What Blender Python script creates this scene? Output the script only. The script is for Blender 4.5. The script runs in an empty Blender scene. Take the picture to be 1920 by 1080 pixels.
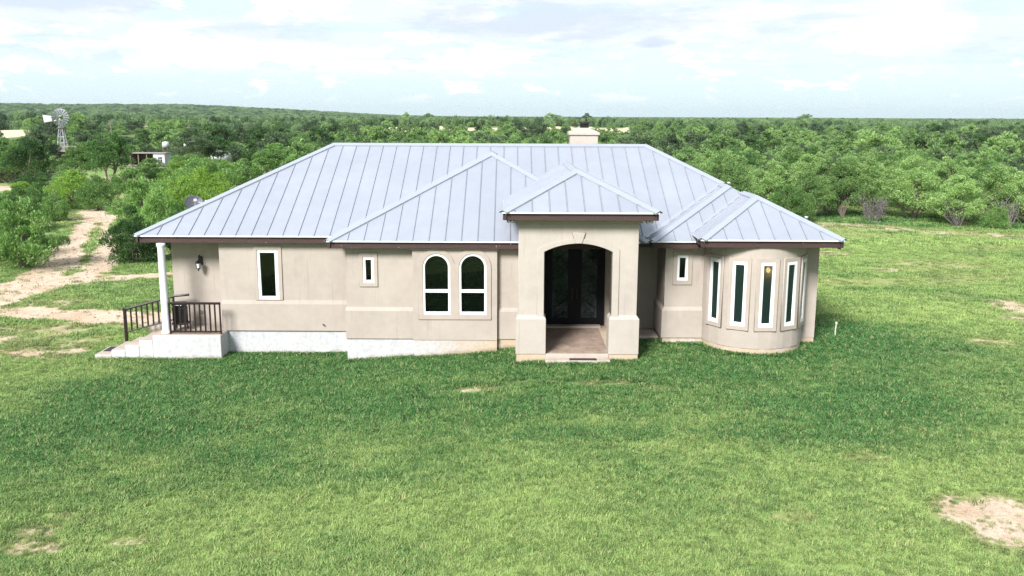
import bpy, bmesh, math, random
import numpy as np
from mathutils import Vector, Matrix, Euler

random.seed(7)
rng = np.random.default_rng(7)
S = bpy.context.scene
COL = S.collection
R = math.radians

# ------------------------------------------------------------------ camera, sky, sun, exposure
cam_d = bpy.data.cameras.new('camera')
cam = bpy.data.objects.new('camera', cam_d)
COL.objects.link(cam)
S.camera = cam
cam_d.sensor_width = 36
cam_d.lens = 31.875
cam_d.clip_start = 0.1
cam_d.clip_end = 30000
PITCH = math.atan(321 / 1700)
cam.matrix_world = (Matrix.Translation((0, 0, 7.5)) @ Matrix.Rotation(math.pi / 2 - PITCH, 4, 'X')
                    @ Matrix.Rotation(R(.25), 4, 'Z'))

SUN_EL, SUN_AZ = 37, 207         # azimuth clockwise from +Y: a veiled sun, behind and left of the camera
W = bpy.data.worlds.new('World')
S.world = W
W.use_nodes = True
SKY_STRENGTH = .10
EXPOSURE = 1.84
sun_d = bpy.data.lights.new('sun', 'SUN')
sun = bpy.data.objects.new('sun', sun_d)
COL.objects.link(sun)
sun_d.energy = 2.5
sun_d.angle = R(18)
sun_d.color = (1, .975, .945)
sd = Vector((math.sin(R(SUN_AZ)) * math.cos(R(SUN_EL)), math.cos(R(SUN_AZ)) * math.cos(R(SUN_EL)), math.sin(R(SUN_EL))))
sun.rotation_euler = sd.to_track_quat('Z', 'Y').to_euler()
S.view_settings.view_transform = 'Standard'
S.view_settings.look = 'None'
S.view_settings.exposure = EXPOSURE
S.view_settings.gamma = 1
S.view_settings.use_curve_mapping = False


class NT:
    """small helper to write node trees"""
    def __init__(s, tree):
        s.t = tree
        s.n = tree.nodes
        s.l = tree.links

    def node(s, typ, **kw):
        n = s.n.new(typ)
        for k, v in kw.items():
            setattr(n, k, v)
        return n

    def set(s, sock, v):
        if isinstance(v, bpy.types.NodeSocket):
            s.l.new(v, sock)
        elif v is not None:
            sock.default_value = v

    def math(s, op, a, b=None, c=None, clamp=False):
        n = s.node('ShaderNodeMath', operation=op, use_clamp=clamp)
        s.set(n.inputs[0], a)
        if b is not None: s.set(n.inputs[1], b)
        if c is not None: s.set(n.inputs[2], c)
        return n.outputs[0]

    def mix(s, f, a, b, blend='MIX'):
        n = s.node('ShaderNodeMix', data_type='RGBA', blend_type=blend)
        s.set(n.inputs[0], f)
        s.set(n.inputs[6], a if isinstance(a, bpy.types.NodeSocket) else (*a[:3], 1))
        s.set(n.inputs[7], b if isinstance(b, bpy.types.NodeSocket) else (*b[:3], 1))
        return n.outputs[2]

    def noise(s, vec, scale, detail=4, rough=.55, lo=None, hi=None, dist=0.):
        n = s.node('ShaderNodeTexNoise')
        if vec is not None: s.l.new(vec, n.inputs['Vector'])
        n.inputs['Scale'].default_value = scale
        n.inputs['Detail'].default_value = detail
        n.inputs['Roughness'].default_value = rough
        n.inputs['Distortion'].default_value = dist
        o = n.outputs[0]
        if lo is not None:
            o = s.ramp(o, lo, hi)
        return o

    def ramp(s, v, lo, hi, a=0., b=1., smooth=True):
        n = s.node('ShaderNodeMapRange', interpolation_type='SMOOTHSTEP' if smooth else 'LINEAR')
        s.set(n.inputs[0], v)
        n.inputs[1].default_value = lo
        n.inputs[2].default_value = hi
        n.inputs[3].default_value = a
        n.inputs[4].default_value = b
        return n.outputs[0]

    def comb(s, x, y, z):
        n = s.node('ShaderNodeCombineXYZ')
        s.set(n.inputs[0], x); s.set(n.inputs[1], y); s.set(n.inputs[2], z)
        return n.outputs[0]


# ---- world: physical sky with a sheet of thin cloud and small cumulus near the horizon
def build_world():
    t = NT(W.node_tree)
    t.n.clear()
    out = t.node('ShaderNodeOutputWorld')
    bg = t.node('ShaderNodeBackground')
    bg.inputs['Strength'].default_value = SKY_STRENGTH
    t.l.new(bg.outputs[0], out.inputs[0])
    sky = t.node('ShaderNodeTexSky', sky_type='NISHITA')
    sky.sun_disc = False
    sky.sun_elevation = R(SUN_EL)
    sky.sun_rotation = R(SUN_AZ)
    sky.air_density = 1.0
    sky.dust_density = 1.6
    tc = t.node('ShaderNodeTexCoord')
    sp = t.node('ShaderNodeSeparateXYZ')
    t.l.new(tc.outputs['Generated'], sp.inputs[0])
    x, y, z = sp.outputs
    az = t.math('ARCTAN2', x, y)
    el = t.math('ARCSINE', z)
    # sheet cloud: a layer seen in perspective
    den = t.math('ADD', t.math('MAXIMUM', z, 0.0), .07)
    lay = t.comb(t.math('DIVIDE', x, den), t.math('DIVIDE', y, den), 0)
    sheet = t.noise(lay, .75, 9, .66, .39, .52, .5)
    sheet_thin = t.noise(lay, 1.7, 7, .65, .35, .7)
    # cumulus near the horizon in azimuth / elevation
    cu_v = t.comb(t.math('MULTIPLY', az, 9.), t.math('MULTIPLY', el, 26.), 3.1)
    cu = t.noise(cu_v, 1.0, 10, .62, .46, .51, .15)
    cu_v2 = t.comb(t.math('MULTIPLY', az, 22.), t.math('MULTIPLY', el, 60.), 8.4)
    cu2 = t.noise(cu_v2, 1.0, 8, .6, .55, .62, .2)
    band = t.math('MULTIPLY', t.ramp(el, .035, .06), t.ramp(el, .16, .11))
    low = t.math('MULTIPLY', t.ramp(el, .012, .03), t.ramp(el, .075, .05))
    left = t.ramp(az, .12, -.12, .25, 1.)
    m1 = t.math('MULTIPLY', cu, t.math('MULTIPLY', band, t.math('ADD', left, .25, clamp=True)))
    m2 = t.math('MULTIPLY', cu2, low)
    # a veil everywhere; gaps stay pale cyan-blue
    base = t.mix(.90, sky.outputs[0], (2.22, 2.72, 2.93))
    veil = t.mix(t.math('MULTIPLY', sheet, t.math('MULTIPLY', t.ramp(el, .02, .10), .8)), base, (2.72, 2.82, 2.90))
    c = t.mix(m1, veil, (3.2, 3.2, 3.2))
    c = t.mix(m2, c, (3.35, 3.4, 3.4))
    # blue-grey undersides
    def blob(a0, e0, ra, re, amt, zz):
        da = t.math('DIVIDE', t.math('SUBTRACT', az, a0), ra)
        de = t.math('DIVIDE', t.math('SUBTRACT', el, e0), re)
        d = t.math('ADD', t.math('MULTIPLY', da, da), t.math('MULTIPLY', de, de))
        nz = t.noise(t.comb(t.math('MULTIPLY', az, 16.), t.math('MULTIPLY', el, 70.), zz), 1., 6, .6)
        d = t.math('ADD', d, t.math('MULTIPLY', t.math('SUBTRACT', nz, .5), 3.0))
        return t.math('MULTIPLY', t.ramp(d, 1.1, .1), amt)
    wisp_v = t.comb(t.math('MULTIPLY', az, 7.), t.math('MULTIPLY', el, 60.), 1.7)
    wisp = t.noise(wisp_v, 1.0, 8, .62, .50, .64, .4)
    c = t.mix(t.math('MULTIPLY', wisp, t.math('MULTIPLY', t.ramp(el, .03, .07), .58)), c, (2.1, 2.5, 2.9))
    c = t.mix(blob(.05, .100, .19, .022, .7, 2.), c, (2.0, 2.3, 2.7))
    c = t.mix(blob(.145, .078, .028, .007, .6, 5.), c, (1.75, 2.0, 2.6))
    c = t.mix(blob(-.46, .108, .14, .014, .85, 9.), c, (2.1, 2.4, 2.85))
    c = t.mix(blob(-.26, .085, .09, .012, .6, 11.), c, (2.1, 2.45, 2.95))
    # below the horizon
    c = t.mix(t.ramp(z, -.02, -.002, 1., 0.), c, (1.2, 1.4, 1.0))
    t.l.new(c, bg.inputs[0])


build_world()

# ------------------------------------------------------------------ object helpers
def mesh_from(name, verts, faces, mat=None, smooth=False):
    me = bpy.data.meshes.new(name)
    me.from_pydata([tuple(v) for v in verts], [], [tuple(f) for f in faces])
    me.update()
    if mat: me.materials.append(mat)
    if smooth: me.polygons.foreach_set('use_smooth', [True] * len(me.polygons))
    return me


def link(name, me, parent=None, loc=None):
    o = bpy.data.objects.new(name, me)
    COL.objects.link(o)
    if parent is not None: o.parent = parent
    if loc is not None: o.location = loc
    return o


def thing(name, label, cat, loc=(0, 0, 0), rz=0, group=None):
    o = bpy.data.objects.new(name, None)
    COL.objects.link(o)
    o.empty_display_size = .3
    o.location = loc
    o.rotation_euler = (0, 0, rz)
    tag(o, label, cat, group)
    return o


def tag(o, label=None, cat=None, group=None, kind=None):
    if label: o['label'] = label
    if cat: o['category'] = cat
    if group: o['group'] = group
    if kind: o['kind'] = kind
    return o


class MB:
    """collects boxes, tubes and polygons for ONE mesh object"""
    def __init__(s):
        s.v = []
        s.f = []
        s.mi = []

    def add(s, vs, fs, m=0):
        b = len(s.v)
        s.v += [tuple(v) for v in vs]
        s.f += [tuple(i + b for i in f) for f in fs]
        s.mi += [m] * len(fs)
        return s

    def box(s, x0, x1, y0, y1, z0, z1, m=0):
        vs = [(x, y, z) for z in (z0, z1) for x, y in ((x0, y0), (x1, y0), (x1, y1), (x0, y1))]
        return s.add(vs, [(3, 2, 1, 0), (4, 5, 6, 7), (0, 1, 5, 4), (1, 2, 6, 5), (2, 3, 7, 6), (3, 0, 4, 7)], m)

    def bbox(s, x0, x1, y0, y1, z0, z1, b=.01, m=0):
        """box with bevelled edges"""
        bm = bmesh.new()
        bmesh.ops.create_cube(bm, size=1)
        for v in bm.verts:
            v.co = Vector(((x0 + x1) / 2 + v.co.x * (x1 - x0), (y0 + y1) / 2 + v.co.y * (y1 - y0), (z0 + z1) / 2 + v.co.z * (z1 - z0)))
        bmesh.ops.bevel(bm, geom=list(bm.edges), offset=b, segments=1, affect='EDGES')
        s.bm(bm, m)
        return s

    def bm(s, bm, m=0):
        bm.verts.index_update()
        s.add([v.co[:] for v in bm.verts], [[v.index for v in f.verts] for f in bm.faces], m)
        bm.free()

    def prism(s, poly, d, m=0):
        """planar 3D polygon extruded along vector d"""
        n = len(poly)
        vs = [Vector(p) for p in poly] + [Vector(p) + Vector(d) for p in poly]
        fs = [tuple(range(n))[::-1], tuple(range(n, 2 * n))]
        fs += [(i, (i + 1) % n, n + (i + 1) % n, n + i) for i in range(n)]
        return s.add(vs, fs, m)

    def tube(s, pts, r, n=6, m=0, cap=True):
        pts = [Vector(p) for p in pts]
        rr = r if isinstance(r, (list, tuple)) else [r] * len(pts)
        b = len(s.v)
        up = Vector((0, 0, 1))
        for i, p in enumerate(pts):
            d = (pts[min(i + 1, len(pts) - 1)] - pts[max(i - 1, 0)])
            d.normalize()
            a = up if abs(d.z) < .95 else Vector((1, 0, 0))
            u = d.cross(a).normalized()
            w = d.cross(u).normalized()
            for k in range(n):
                t = 2 * math.pi * k / n
                s.v.append(tuple(p + (u * math.cos(t) + w * math.sin(t)) * rr[i]))
        for i in range(len(pts) - 1):
            for k in range(n):
                s.f.append((b + i * n + k, b + i * n + (k + 1) % n, b + (i + 1) * n + (k + 1) % n, b + (i + 1) * n + k))
                s.mi.append(m)
        if cap:
            s.f.append(tuple(b + k for k in range(n))[::-1]); s.mi.append(m)
            s.f.append(tuple(b + (len(pts) - 1) * n + k for k in range(n))); s.mi.append(m)
        return s

    def lathe(s, prof, c=(0, 0, 0), n=20, m=0):
        """profile [(r,z)] turned round the vertical through c"""
        b = len(s.v)
        for r_, z_ in prof:
            for k in range(n):
                t = 2 * math.pi * k / n
                s.v.append((c[0] + r_ * math.cos(t), c[1] + r_ * math.sin(t), c[2] + z_))
        for i in range(len(prof) - 1):
            for k in range(n):
                s.f.append((b + i * n + k, b + i * n + (k + 1) % n, b + (i + 1) * n + (k + 1) % n, b + (i + 1) * n + k))
                s.mi.append(m)
        s.f.append(tuple(b + k for k in range(n))[::-1]); s.mi.append(m)
        s.f.append(tuple(b + (len(prof) - 1) * n + k for k in range(n))); s.mi.append(m)
        return s

    def build(s, name, mats, parent=None, smooth=False, loc=None):
        mats = mats if isinstance(mats, (list, tuple)) else [mats]
        me = mesh_from(name, s.v, s.f, None, smooth)
        for m in mats: me.materials.append(m)
        if len(mats) > 1: me.polygons.foreach_set('material_index', s.mi)
        bm = bmesh.new()
        bm.from_mesh(me)
        bmesh.ops.recalc_face_normals(bm, faces=bm.faces)
        bm.to_mesh(me)
        bm.free()
        return link(name, me, parent, loc)


def plate(name, outer, holes, front, thick, mat, parent=None, bevel=0.):
    """flat piece with holes standing in the XZ plane: its face at y=front, its back at y=front+thick"""
    cu = bpy.data.curves.new(name, 'CURVE')
    cu.dimensions = '2D'
    cu.fill_mode = 'BOTH'
    cu.extrude = thick / 2 - bevel
    cu.bevel_depth = bevel
    cu.bevel_resolution = 0
    for ring in [outer] + holes:
        sp = cu.splines.new('POLY')
        sp.points.add(len(ring) - 1)
        for p, (x, z) in zip(sp.points, ring):
            p.co = (x, z, 0, 1)
        sp.use_cyclic_u = True
    t = bpy.data.objects.new('tmp', cu)
    COL.objects.link(t)
    dg = bpy.context.evaluated_depsgraph_get()
    me = bpy.data.meshes.new_from_object(t.evaluated_get(dg))
    bpy.data.objects.remove(t)
    bpy.data.curves.remove(cu)
    me.transform(Matrix.Translation((0, front + thick / 2, 0)) @ Matrix.Rotation(math.pi / 2, 4, 'X'))
    me.name = name
    me.materials.clear()
    me.materials.append(mat)
    return link(name, me, parent)


def rect(x0, x1, z0, z1):
    return [(x0, z0), (x1, z0), (x1, z1), (x0, z1)]


def arch(x0, x1, z0, zs, n=16, rise=None):
    """rectangle topped by a half circle (or a segment of the given rise) springing at zs"""
    c, r = (x0 + x1) / 2, (x1 - x0) / 2
    pts = [(x0, z0), (x1, z0)]
    if rise is None:
        pts += [(c + r * math.cos(math.pi * i / n), zs + r * math.sin(math.pi * i / n)) for i in range(n + 1)]
    else:
        rad = (r * r + rise * rise) / (2 * rise)
        a = math.asin(r / rad)
        pts += [(c + rad * math.sin(a - 2 * a * i / n), zs + rise - rad + rad * math.cos(a - 2 * a * i / n)) for i in range(n + 1)]
    return pts


# ------------------------------------------------------------------ materials
MATS = {}


def new_mat(name):
    m = bpy.data.materials.new(name)
    m.use_nodes = True
    t = NT(m.node_tree)
    t.n.clear()
    out = t.node('ShaderNodeOutputMaterial')
    p = t.node('ShaderNodeBsdfPrincipled')
    t.l.new(p.outputs[0], out.inputs[0])
    MATS[name] = m
    return m, t, p, out


def bump(t, p, h, strength, dist=.01):
    b = t.node('ShaderNodeBump')
    b.inputs['Strength'].default_value = strength
    b.inputs['Distance'].default_value = dist
    t.l.new(h, b.inputs['Height'])
    t.l.new(b.outputs[0], p.inputs['Normal'])


def pos(t):
    return t.node('ShaderNodeNewGeometry').outputs['Position']


def simple(name, col, rough=.6, metal=0., var=.12, scale=8., bmp=0., spec=.5):
    m, t, p, _ = new_mat(name)
    P = pos(t)
    n = t.noise(P, scale, 5, .6)
    c = t.mix(n, tuple(c * (1 - var) for c in col), tuple(min(1, c * (1 + var)) for c in col))
    t.l.new(c, p.inputs['Base Color'])
    p.inputs['Roughness'].default_value = rough
    p.inputs['Metallic'].default_value = metal
    p.inputs['Specular IOR Level'].default_value = spec
    if bmp: bump(t, p, t.noise(P, scale * 6, 4, .6), bmp)
    return m


def stucco(name, col, stain=(.36, .265, .17), amt=.35):
    m, t, p, _ = new_mat(name)
    P = pos(t)
    big = t.noise(P, .7, 5, .6, .3, .7)
    mid = t.noise(P, 4, 6, .65, .35, .7)
    fine = t.noise(P, 60, 3, .6)
    c = t.mix(big, col, tuple(c * .86 for c in col))
    c = t.mix(t.math('MULTIPLY', mid, .35), c, tuple(min(1, c * 1.10) for c in col))
    # drip streaks: noise stretched down the wall
    mp = t.node('ShaderNodeMapping')
    mp.inputs['Scale'].default_value = (5, 5, .35)
    t.l.new(P, mp.inputs[0])
    st = t.noise(mp.outputs[0], 1.6, 5, .6, .56, .74)
    c = t.mix(t.math('MULTIPLY', st, .5), c, tuple(c * .74 for c in col))
    rust = t.noise(P, 1.3, 6, .7, .60, .74)
    c = t.mix(t.math('MULTIPLY', rust, amt), c, stain)
    c = t.mix(t.math('MULTIPLY', fine, .12), c, tuple(c * .7 for c in col))
    t.l.new(c, p.inputs['Base Color'])
    p.inputs['Roughness'].default_value = .92
    p.inputs['Specular IOR Level'].default_value = .2
    bump(t, p, t.noise(P, 55, 6, .7), .35, .012)
    return m


M_stucco = stucco('stucco', (.352, .308, .272), amt=.10)
M_trim = stucco('stucco_trim', (.350, .302, .264), amt=.15)
M_portico = stucco('stucco_portico', (.372, .332, .298), amt=.12)

# foundation: whitewashed concrete on the left, stained tan towards the right and the soil
m, t, p, _ = new_mat('foundation')
P = pos(t)
sp = t.node('ShaderNodeSeparateXYZ'); t.l.new(P, sp.inputs[0])
n1 = t.noise(P, 2.2, 6, .65)
n2 = t.noise(P, 9, 5, .7, .4, .75)
xt = t.math('ADD', t.ramp(sp.outputs[0], -4.0, 0.0), t.math('MULTIPLY', t.math('SUBTRACT', n1, .5), 1.2), clamp=True)
c = t.mix(xt, (.400, .408, .425), (.40, .31, .215))
c = t.mix(t.math('MULTIPLY', n2, .45), c, (.22, .205, .19))
c = t.mix(t.noise(P, 1.1, 5, .6, .55, .7), c, (.45, .445, .44))
mp = t.node('ShaderNodeMapping'); mp.inputs['Scale'].default_value = (7, 7, .5); t.l.new(P, mp.inputs[0])
c = t.mix(t.math('MULTIPLY', t.noise(mp.outputs[0], 1.5, 4, .6, .55, .75), .4), c, (.27, .26, .245))
dz = t.math('SUBTRACT', sp.outputs[2], t.ramp(sp.outputs[0], -5.5, .6, -.30, .24, False))
dz = t.math('ADD', dz, t.math('MULTIPLY', t.math('SUBTRACT', n1, .5), .35))
c = t.mix(t.ramp(dz, .16, .02, 0, .6), c, (.20, .15, .095))
t.l.new(c, p.inputs['Base Color'])
p.inputs['Roughness'].default_value = .9
bump(t, p, t.noise(P, 40, 6, .7), .4, .012)
M_found = m

m, t, p, _ = new_mat('step_concrete')
P = pos(t)
c = t.mix(t.noise(P, 3, 6, .7, .35, .7), (.37, .32, .285), (.31, .25, .205))
c = t.mix(t.math('MULTIPLY', t.noise(P, 14, 5, .7, .5, .8), .5), c, (.36, .30, .25))
t.l.new(c, p.inputs['Base Color'])
p.inputs['Roughness'].default_value = .85
bump(t, p, t.noise(P, 50, 5, .7), .3, .01)
M_conc = m

m, t, p, _ = new_mat('stained_floor')
P = pos(t)
c = t.mix(t.noise(P, 2.5, 6, .7, .3, .7), (.34, .26, .21), (.20, .145, .115))
c = t.mix(t.noise(P, 8, 6, .7, .5, .75), c, (.42, .35, .30))
t.l.new(c, p.inputs['Base Color'])
p.inputs['Roughness'].default_value = .5
M_floor = m

# galvalume roof
m, t, p, _ = new_mat('roof_metal')
P = pos(t)
oi = t.node('ShaderNodeObjectInfo')
c = t.mix(t.noise(P, .5, 4, .6, .3, .7), (.300, .320, .375), (.330, .350, .405))
c = t.mix(t.math('MULTIPLY', oi.outputs['Random'], .35), c, (.275, .296, .352))
sm = t.noise(P, 7, 6, .7, .5, .8)
c = t.mix(t.math('MULTIPLY', sm, .18), c, (.31, .33, .37))
t.l.new(c, p.inputs['Base Color'])
p.inputs['Metallic'].default_value = .35
t.l.new(t.ramp(t.noise(P, 3, 4, .6), .3, .7, .40, .56), p.inputs['Roughness'])
bump(t, p, t.noise(P, 1.3, 2, .5), .12, .03)
M_roof = m
M_cap = simple('roof_cap_metal', (.335, .360, .415), .42, .35, .06, 2.)
M_seam = simple('roof_underlay', (.25, .27, .305), .7, 0, .1)

m, t, p, _ = new_mat('fascia_wood')
P = pos(t)
mp = t.node('ShaderNodeMapping'); mp.inputs['Scale'].default_value = (.7, .7, 9); t.l.new(P, mp.inputs[0])
c = t.mix(t.noise(mp.outputs[0], 4, 6, .7, .3, .7), (.052, .022, .020), (.026, .013, .013))
pe = t.noise(P, 5.5, 6, .75, .66, .69)
c = t.mix(pe, c, (.55, .47, .40))
t.l.new(c, p.inputs['Base Color'])
p.inputs['Roughness'].default_value = .75
M_fascia = m

M_white = simple('white_vinyl', (.60, .61, .63), .35, 0, .03)
M_drip = simple('drip_edge_metal', (.60, .62, .66), .4, .3, .05)
M_iron = simple('dark_iron', (.030, .022, .022), .45, .2, .2, 20)
M_rail = simple('brown_painted_rail', (.016, .009, .009), .42, .0, .3, 14, 0, .3)
M_black = simple('black_metal', (.012, .012, .014), .4, .3, .2)
M_doorblack = simple('door_black', (.004, .004, .007), .6, .0, .2, 8, 0, .15)
M_lampglass = simple('lamp_glass', (.65, .66, .66), .2, 0, .05)
M_dish = simple('dish_grey', (.15, .155, .18), .5, .2, .06)
M_mat = simple('rubber_mat', (.018, .018, .024), .9, 0, .3, 40, .4)
M_pvc = simple('pvc_white', (.48, .45, .40), .5, 0, .06)
M_galv = simple('galvanised_steel', (.42, .42, .465), .5, .3, .12)
M_blind = simple('blind_slat', (.45, .47, .45), .7, 0, .1)
M_dark = simple('dark_interior', (.02, .02, .02), .9, 0, .1)
M_greyshed = simple('weathered_timber', (.16, .12, .10), .9, 0, .3, 6)
M_tin = simple('old_tin', (.24, .20, .185), .6, .3, .25, 3)
M_whitepaint = simple('chalky_white_paint', (.42, .42, .45), .8, 0, .08)
M_cloth = simple('white_tarp', (.75, .76, .80), .8, 0, .05)

# tinted window glass
m, t, p, out = new_mat('window_glass')
t.n.remove(p)
gl = t.node('ShaderNodeBsdfGlossy'); gl.inputs['Roughness'].default_value = .03
gl.inputs['Color'].default_value = (.55, .62, .58, 1)
tr = t.node('ShaderNodeBsdfTransparent'); tr.inputs['Color'].default_value = (.30, .36, .34, 1)
fr = t.node('ShaderNodeFresnel'); fr.inputs['IOR'].default_value = 1.5
bm_ = t.node('ShaderNodeBump'); bm_.inputs['Strength'].default_value = .05; bm_.inputs['Distance'].default_value = .02
t.l.new(t.noise(pos(t), 1.2, 2, .5), bm_.inputs['Height'])
t.l.new(bm_.outputs[0], gl.inputs['Normal'])
mx = t.node('ShaderNodeMixShader')
t.l.new(fr.outputs[0], mx.inputs[0]); t.l.new(tr.outputs[0], mx.inputs[1]); t.l.new(gl.outputs[0], mx.inputs[2])
t.l.new(mx.outputs[0], out.inputs[0])
M_glass = m
m2 = m.copy(); m2.name = 'door_glass'
t2 = NT(m2.node_tree)
o2 = [n for n in t2.n if n.bl_idname == 'ShaderNodeOutputMaterial'][0]
src = o2.inputs[0].links[0].from_socket
df = t2.node('ShaderNodeBsdfDiffuse')
t2.l.new(t2.mix(t2.noise(pos(t2), 1.6, 3, .5, .4, .62), (.030, .060, .052), (.085, .11, .11)), df.inputs[0])
mx2 = t2.node('ShaderNodeMixShader'); mx2.inputs[0].default_value = .6
t2.l.new(src, mx2.inputs[1]); t2.l.new(df.outputs[0], mx2.inputs[2]); t2.l.new(mx2.outputs[0], o2.inputs[0])
M_doorglass = m2
m3 = m.copy(); m3.name = 'bay_glass'
t3 = NT(m3.node_tree)
o3 = [n for n in t3.n if n.bl_idname == 'ShaderNodeOutputMaterial'][0]
src = o3.inputs[0].links[0].from_socket
tl = t3.node('ShaderNodeBsdfTranslucent'); tl.inputs[0].default_value = (.5, .55, .5, 1)
dd = t3.node('ShaderNodeBsdfDiffuse'); dd.inputs[0].default_value = (.018, .042, .036, 1)
ms = t3.node('ShaderNodeMixShader'); ms.inputs[0].default_value = .6
t3.l.new(tl.outputs[0], ms.inputs[1]); t3.l.new(dd.outputs[0], ms.inputs[2])
mx3 = t3.node('ShaderNodeMixShader'); mx3.inputs[0].default_value = .55
t3.l.new(src, mx3.inputs[1]); t3.l.new(ms.outputs[0], mx3.inputs[2]); t3.l.new(mx3.outputs[0], o3.inputs[0])
M_bayglass = m3

m, t, p, out = new_mat('lamp_glow')
p.inputs['Emission Color'].default_value = (1, .52, .22, 1)
p.inputs['Emission Strength'].default_value = 12
M_glow = m


# ---- lawn colours, shared by the ground sheet and the blades
def lawn_colour(t, P, bare, tone, fine=True):
    """tone 0 = dry yellow-green, 1 = lush dark green; bare = dirt"""
    n1 = t.noise(P, .35, 5, .6)
    n2 = t.noise(P, 2.2, 5, .65)
    n3 = t.noise(P, 11., 4, .6)
    tt = t.math('ADD', tone, t.math('MULTIPLY', t.math('SUBTRACT', n1, .5), .8))
    tt = t.math('ADD', tt, t.math('MULTIPLY', t.math('SUBTRACT', n2, .5), .9))
    tt = t.math('ADD', tt, t.math('MULTIPLY', t.math('SUBTRACT', n3, .5), .5), clamp=True)
    c = t.mix(t.ramp(tt, .10, .85), (.310, .440, .135), (.036, .175, .042))
    straw = t.math('MULTIPLY', t.ramp(t.math('ADD', n3, t.math('MULTIPLY', n2, .5)), .82, 1.0), t.math('SUBTRACT', 1.0, tt, clamp=True))
    c = t.mix(t.math('MULTIPLY', straw, .7), c, (.38, .33, .16))
    dry = t.ramp(bare, .12, .5)
    c = t.mix(t.math('MULTIPLY', dry, .55), c, (.30, .28, .13))
    return c


def build_ground_mat():
    m, t, p, out = new_mat('ground_soil_and_grass')
    P = pos(t)
    ab = t.node('ShaderNodeAttribute'); ab.attribute_name = 'bare'
    at_ = t.node('ShaderNodeAttribute'); at_.attribute_name = 'tone'
    bare, tone = ab.outputs['Fac'], at_.outputs['Fac']
    n = t.noise(P, 1.4, 7, .7)
    nf = t.noise(P, 9, 6, .7)
    b = t.math('ADD', bare, t.math('MULTIPLY', t.math('SUBTRACT', n, .5), .95))
    b = t.math('ADD', b, t.math('MULTIPLY', t.math('SUBTRACT', nf, .5), .9))
    b = t.ramp(t.math('MULTIPLY', b, t.ramp(bare, .02, .25)), .40, .62)
    g = lawn_colour(t, P, bare, tone)
    thatch = t.mix(.40, g, (.085, .085, .04))
    soil = t.mix(t.noise(P, 3.5, 6, .7, .3, .7), (.45, .35, .265), (.54, .44, .35))
    soil = t.mix(t.noise(P, .6, 4, .6, .4, .7), soil, (.42, .30, .21))
    soil = t.mix(t.math('MULTIPLY', t.noise(P, 22, 5, .7, .55, .75), .6), soil, (.27, .20, .14))
    c = t.mix(b, thatch, soil)
    # far away the ground between the bushes
    cd = t.node('ShaderNodeSeparateXYZ'); t.l.new(P, cd.inputs[0])
    far = t.ramp(cd.outputs[1], 95, 170)
    wild = t.mix(t.noise(P, .05, 6, .7, .35, .65), (.060, .115, .038), (.14, .165, .065))
    wild = t.mix(t.ramp(bare, .45, .75), wild, (.50, .43, .30))
    c = t.mix(far, c, wild)
    t.l.new(c, p.inputs['Base Color'])
    p.inputs['Roughness'].default_value = .95
    p.inputs['Specular IOR Level'].default_value = .1
    bump(t, p, t.math('ADD', t.noise(P, 7, 8, .75), t.math('MULTIPLY', nf, .5)), .7, .06)
    return m


M_ground = build_ground_mat()


def build_grass_mat():
    m, t, p, out = new_mat('grass_blade')
    P = pos(t)
    ab = t.node('ShaderNodeAttribute'); ab.attribute_type = 'INSTANCER'; ab.attribute_name = 'bare'
    at_ = t.node('ShaderNodeAttribute'); at_.attribute_type = 'INSTANCER'; at_.attribute_name = 'tone'
    g = lawn_colour(t, P, ab.outputs['Fac'], at_.outputs['Fac'])
    oi = t.node('ShaderNodeObjectInfo')
    isl = t.node('ShaderNodeNewGeometry').outputs['Random Per Island']
    g = t.mix(t.math('MULTIPLY', t.math('POWER', isl, 2.), .55), g, (.42, .52, .20))
    g = t.mix(t.ramp(isl, .90, .93, 0, .75), g, (.42, .37, .20))
    g = t.mix(t.math('MULTIPLY', t.math('POWER', oi.outputs['Random'], 2.), .75), g, (.028, .090, .024))
    tr = t.node('ShaderNodeBsdfTranslucent')
    t.l.new(g, p.inputs['Base Color'])
    t.l.new(g, tr.inputs['Color'])
    p.inputs['Roughness'].default_value = .6
    p.inputs['Specular IOR Level'].default_value = .25
    mx = t.node('ShaderNodeMixShader'); mx.inputs[0].default_value = .35
    t.l.new(p.outputs[0], mx.inputs[1]); t.l.new(tr.outputs[0], mx.inputs[2])
    t.l.new(mx.outputs[0], out.inputs[0])
    return m


M_grass = build_grass_mat()


def leaf_mat(name, dark, light, pale=None, hue=.25):
    m, t, p, out = new_mat(name)
    oi = t.node('ShaderNodeObjectInfo')
    isl = t.node('ShaderNodeNewGeometry').outputs['Random Per Island']
    tc = t.node('ShaderNodeTexCoord').outputs['Object']
    cl = t.noise(tc, 1.1, 3, .6, .3, .7)
    f = t.math('ADD', t.math('MULTIPLY', isl, .55), t.math('MULTIPLY', cl, .45))
    c = t.mix(f, dark, light)
    if pale: c = t.mix(t.ramp(isl, .86, .9, 0, .6), c, pale)
    rnd = oi.outputs['Random']
    c = t.mix(t.math('MULTIPLY', t.ramp(rnd, .45, 0.), hue * 1.8), c, tuple(x * .55 for x in dark))
    c = t.mix(t.math('MULTIPLY', t.ramp(rnd, .6, 1.), hue * 1.3), c, tuple(min(1, x * 1.25) for x in light))
    tr = t.node('ShaderNodeBsdfTranslucent')
    t.l.new(c, p.inputs['Base Color'])
    t.l.new(c, tr.inputs['Color'])
    p.inputs['Roughness'].default_value = .55
    p.inputs['Specular IOR Level'].default_value = .3
    mx = t.node('ShaderNodeMixShader'); mx.inputs[0].default_value = .38
    t.l.new(p.outputs[0], mx.inputs[1]); t.l.new(tr.outputs[0], mx.inputs[2])
    t.l.new(mx.outputs[0], out.inputs[0])
    return m


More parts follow.
